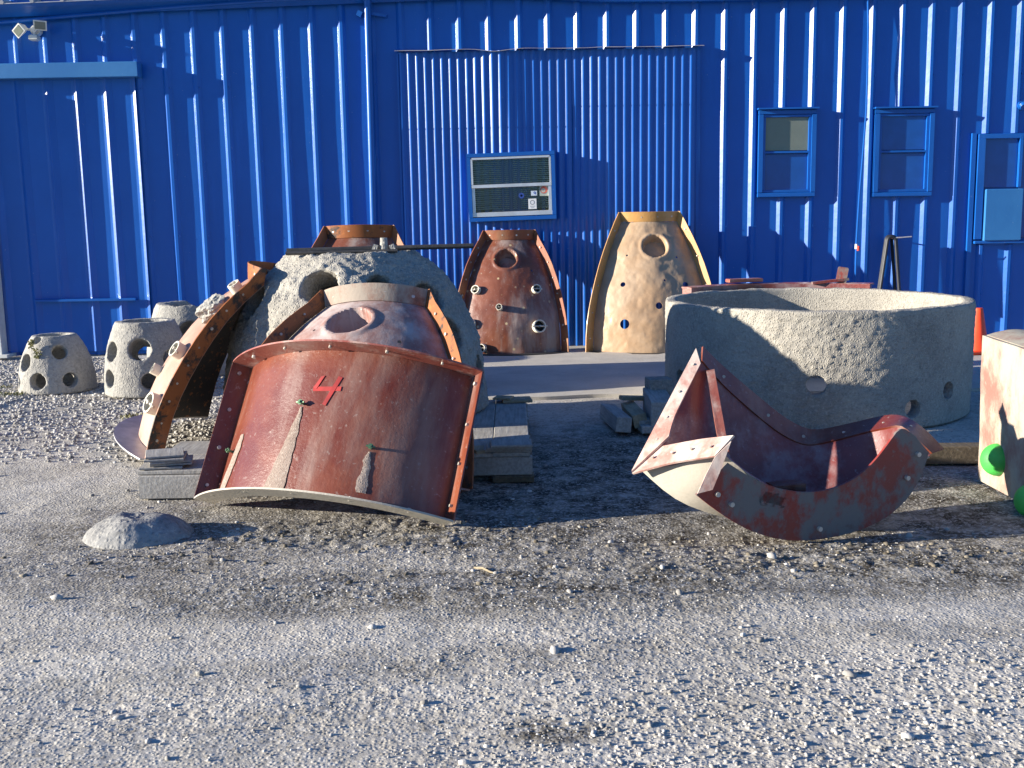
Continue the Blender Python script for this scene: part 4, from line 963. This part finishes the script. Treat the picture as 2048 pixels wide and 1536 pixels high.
# traffic cone
cn = thing('traffic_cone', 'orange-red traffic cone by the foot of the wall', 'cone', (4.46, 10.28, .03))
V, F = revolve([(0, .03), (.115, .03), (.11, .05), (.045, .42), (.04, .43), (0, .43)], 28); obj('cone_body', mesh('cone_body', V, F, True, 30), M['cone_orange'], cn)
MB().box((0, 0, .016), (.33, .33, .03), Matrix.Rotation(.2, 3, 'Z'), bev=.008).obj('cone_base', M['cone_orange'], cn)

# ================================================================== LOOSE STONES, TWIG, WEEDS
def scatter(name, N, fx, size, label, zf=None):
    x, y = fx(N); N = len(x); s = size(x, y, N)
    ico = np.array([(0, 0, 1), (.894, 0, .447), (.276, .851, .447), (-.724, .526, .447), (-.724, -.526, .447), (.276, -.851, .447), (.724, .526, -.447), (-.276, .851, -.447), (-.894, 0, -.447), (-.276, -.851, -.447), (.724, -.526, -.447), (0, 0, -1)])
    fc = np.array([(0, 1, 2), (0, 2, 3), (0, 3, 4), (0, 4, 5), (0, 5, 1), (1, 6, 2), (2, 7, 3), (3, 8, 4), (4, 9, 5), (5, 10, 1), (6, 7, 2), (7, 8, 3), (8, 9, 4), (9, 10, 5), (10, 6, 1)])
    a = rng.uniform(0, 2*np.pi, N); sx = rng.uniform(.7, 1.35, N); sy = rng.uniform(.6, 1.1, N); sz = rng.uniform(.4, .8, N)
    V = np.repeat(ico[None], N, 0)*(1+rng.uniform(-.28, .28, (N, 12, 1))); V = V*np.stack([sx, sy, sz], -1)[:, None, :]
    c, s_ = np.cos(a)[:, None], np.sin(a)[:, None]; X = V[..., 0]*c-V[..., 1]*s_; Y = V[..., 0]*s_+V[..., 1]*c
    V = np.stack([X, Y, V[..., 2]], -1)*s[:, None, None]
    V = V+np.stack([x, y, gheight(x, y)+s*.22], -1)[:, None, :]
    F = (fc[None]+12*np.arange(N)[:, None, None]).reshape(-1, 3)
    o = obj(name, mesh(name, V, F, False), M['stones']); return tag(o, label, 'gravel', kind='stuff')
def off_things(x, y):
    ok = ~((np.hypot(x-RC[0], y-RC[1]) < 1.12) | ((x > -1.6) & (y > 8.3)) | ((np.abs(x+.72) < .86) & (np.abs(y-6.45) < .9)) | (np.hypot((x+1.72)/.25, (y-4.78)/.2) < 1))
    return ok
def f_yard(N):
    y = 2.2*(8.3/2.2)**rng.random(N); x = rng.uniform(-1, 1, N)*(.62*y+.3)
    p = .12+.88*ruf(x, y)
    k = (rng.random(N) < p) & off_things(x, y); return x[k], y[k]
scatter('gravel', 24000, f_yard, lambda x, y, N: 0.0026+.0042*rng.random(N)**3+.0055*gmask(x, y, 1.2, 2.8, 1.6, .8)*rng.random(N)**2, 'small loose stones strewn over the yard')
def f_left(N):
    y = rng.uniform(6.3, 11.2, N); x = rng.uniform(-6.5, -1.75, N); k = (x < -1.7-.05*(y-6)) & (rng.random(N) < .35+.65*sstep(6.3, 7.6, y)); return x[k], y[k]
scatter('gravel', 17000, f_left, lambda x, y, N: .008+.012*rng.random(N)**2, 'coarse pale gravel bed around the small reef balls')
def f_big(N):
    y = rng.uniform(2.6, 6.6, N); x = rng.uniform(-1, 1, N)*(.6*y+.2); k = off_things(x, y); return x[k], y[k]
scatter('gravel', 150, f_big, lambda x, y, N: .011+.014*rng.random(N)**3, 'scattered larger stones lying on the yard')
def f_clod(N):
    y = rng.uniform(4.0, 5.6, N); x = rng.uniform(-2.4, 2.6, N)
    k = (rng.random(N) < gmask(x, y, -.6, 4.72, 1.3, .38)+gmask(x, y, 1.2, 4.38, 1.4, .32)+.5*gmask(x, y, -1.7, 4.5, .9, .35)+.35*gmask(x, y, .6, 4.2, 2.4, .35)) & off_things(x, y); return x[k], y[k]
o = scatter('soil_clods', 3600, f_clod, lambda x, y, N: .0035+.012*rng.random(N)**4, 'crumbly brown soil clods churned up in front of the moulds')
t = NT('clods'); gi = t.n('ShaderNodeNewGeometry')
M['clods'] = t.done(t.mix(gi.outputs['Random Per Island'], (.10, .085, .062), (.29, .255, .20)), .95, 0, t.bump(t.noise(120, 4, .7), .003, .8), .1)
o.data.materials.clear(); o.data.materials.append(M['clods'])
tw = MB(); tw.tube([(-.06, 0, .012), (-.02, .008, .016), (.03, -.004, .014), (.06, .006, .010)], [.004, .005, .004, .002], 6)
o = tw.obj('twig', M['wood_pale'], None, True); o.location = (-.12, 4.16, .004); o.rotation_euler = (0, 0, -.7); tag(o, 'short pale twig lying on the bare gravel', 'twig')
def weeds(loc, n, r, label):
    V = []; F = []
    for k in range(n):
        a = random.uniform(0, 6.28); q = r*random.random()**.6; b = np.array([math.cos(a)*q*1.8, math.sin(a)*q, 0]); d = np.array([random.uniform(-1, 1), random.uniform(-1, 1), random.uniform(.6, 1.4)])*.022; s = np.array([-d[1], d[0], 0])*.25
        i = len(V); V += [b-s, b+s, b+d*.6+s, b+d, b+d*.6-s]; F.append((i, i+1, i+2, i+3, i+4))
    o = obj('weed_patch', mesh('weed_patch', V, F), M['leaf']); o.location = loc; tag(o, label, 'weeds', kind='stuff')
weeds((-4.2, 8.85, .004), 120, .09, 'dry mossy weeds beside the smallest reef ball')
weeds((-4.55, 9.25, .004), 120, .12, 'dry mossy weeds on the gravel bed towards the door post')
weeds((-2.72, 7.75, .004), 90, .09, 'dry mossy weeds on the gravel before the reef balls')
o = thing('algae_patch', 'yellow-green algae crust on the rim of the smallest reef ball', 'algae', (-3.96, 8.955, .385))
mb = MB()
for k in range(70):
    z = random.uniform(-.08, .07); c = Vector((random.gauss(0, .012)-.03*(z > 0)+.02*(z < -.03), .02+.13*(z+.08)-.06+random.gauss(0, .003), z)); mb.box(c, (.012, .008, .010), Matrix.Rotation(random.random()*3, 3, 'X') @ Matrix.Rotation(random.random()*3, 3, 'Z'))
mb.obj('crust', M['leaf'], o, kind='stuff')
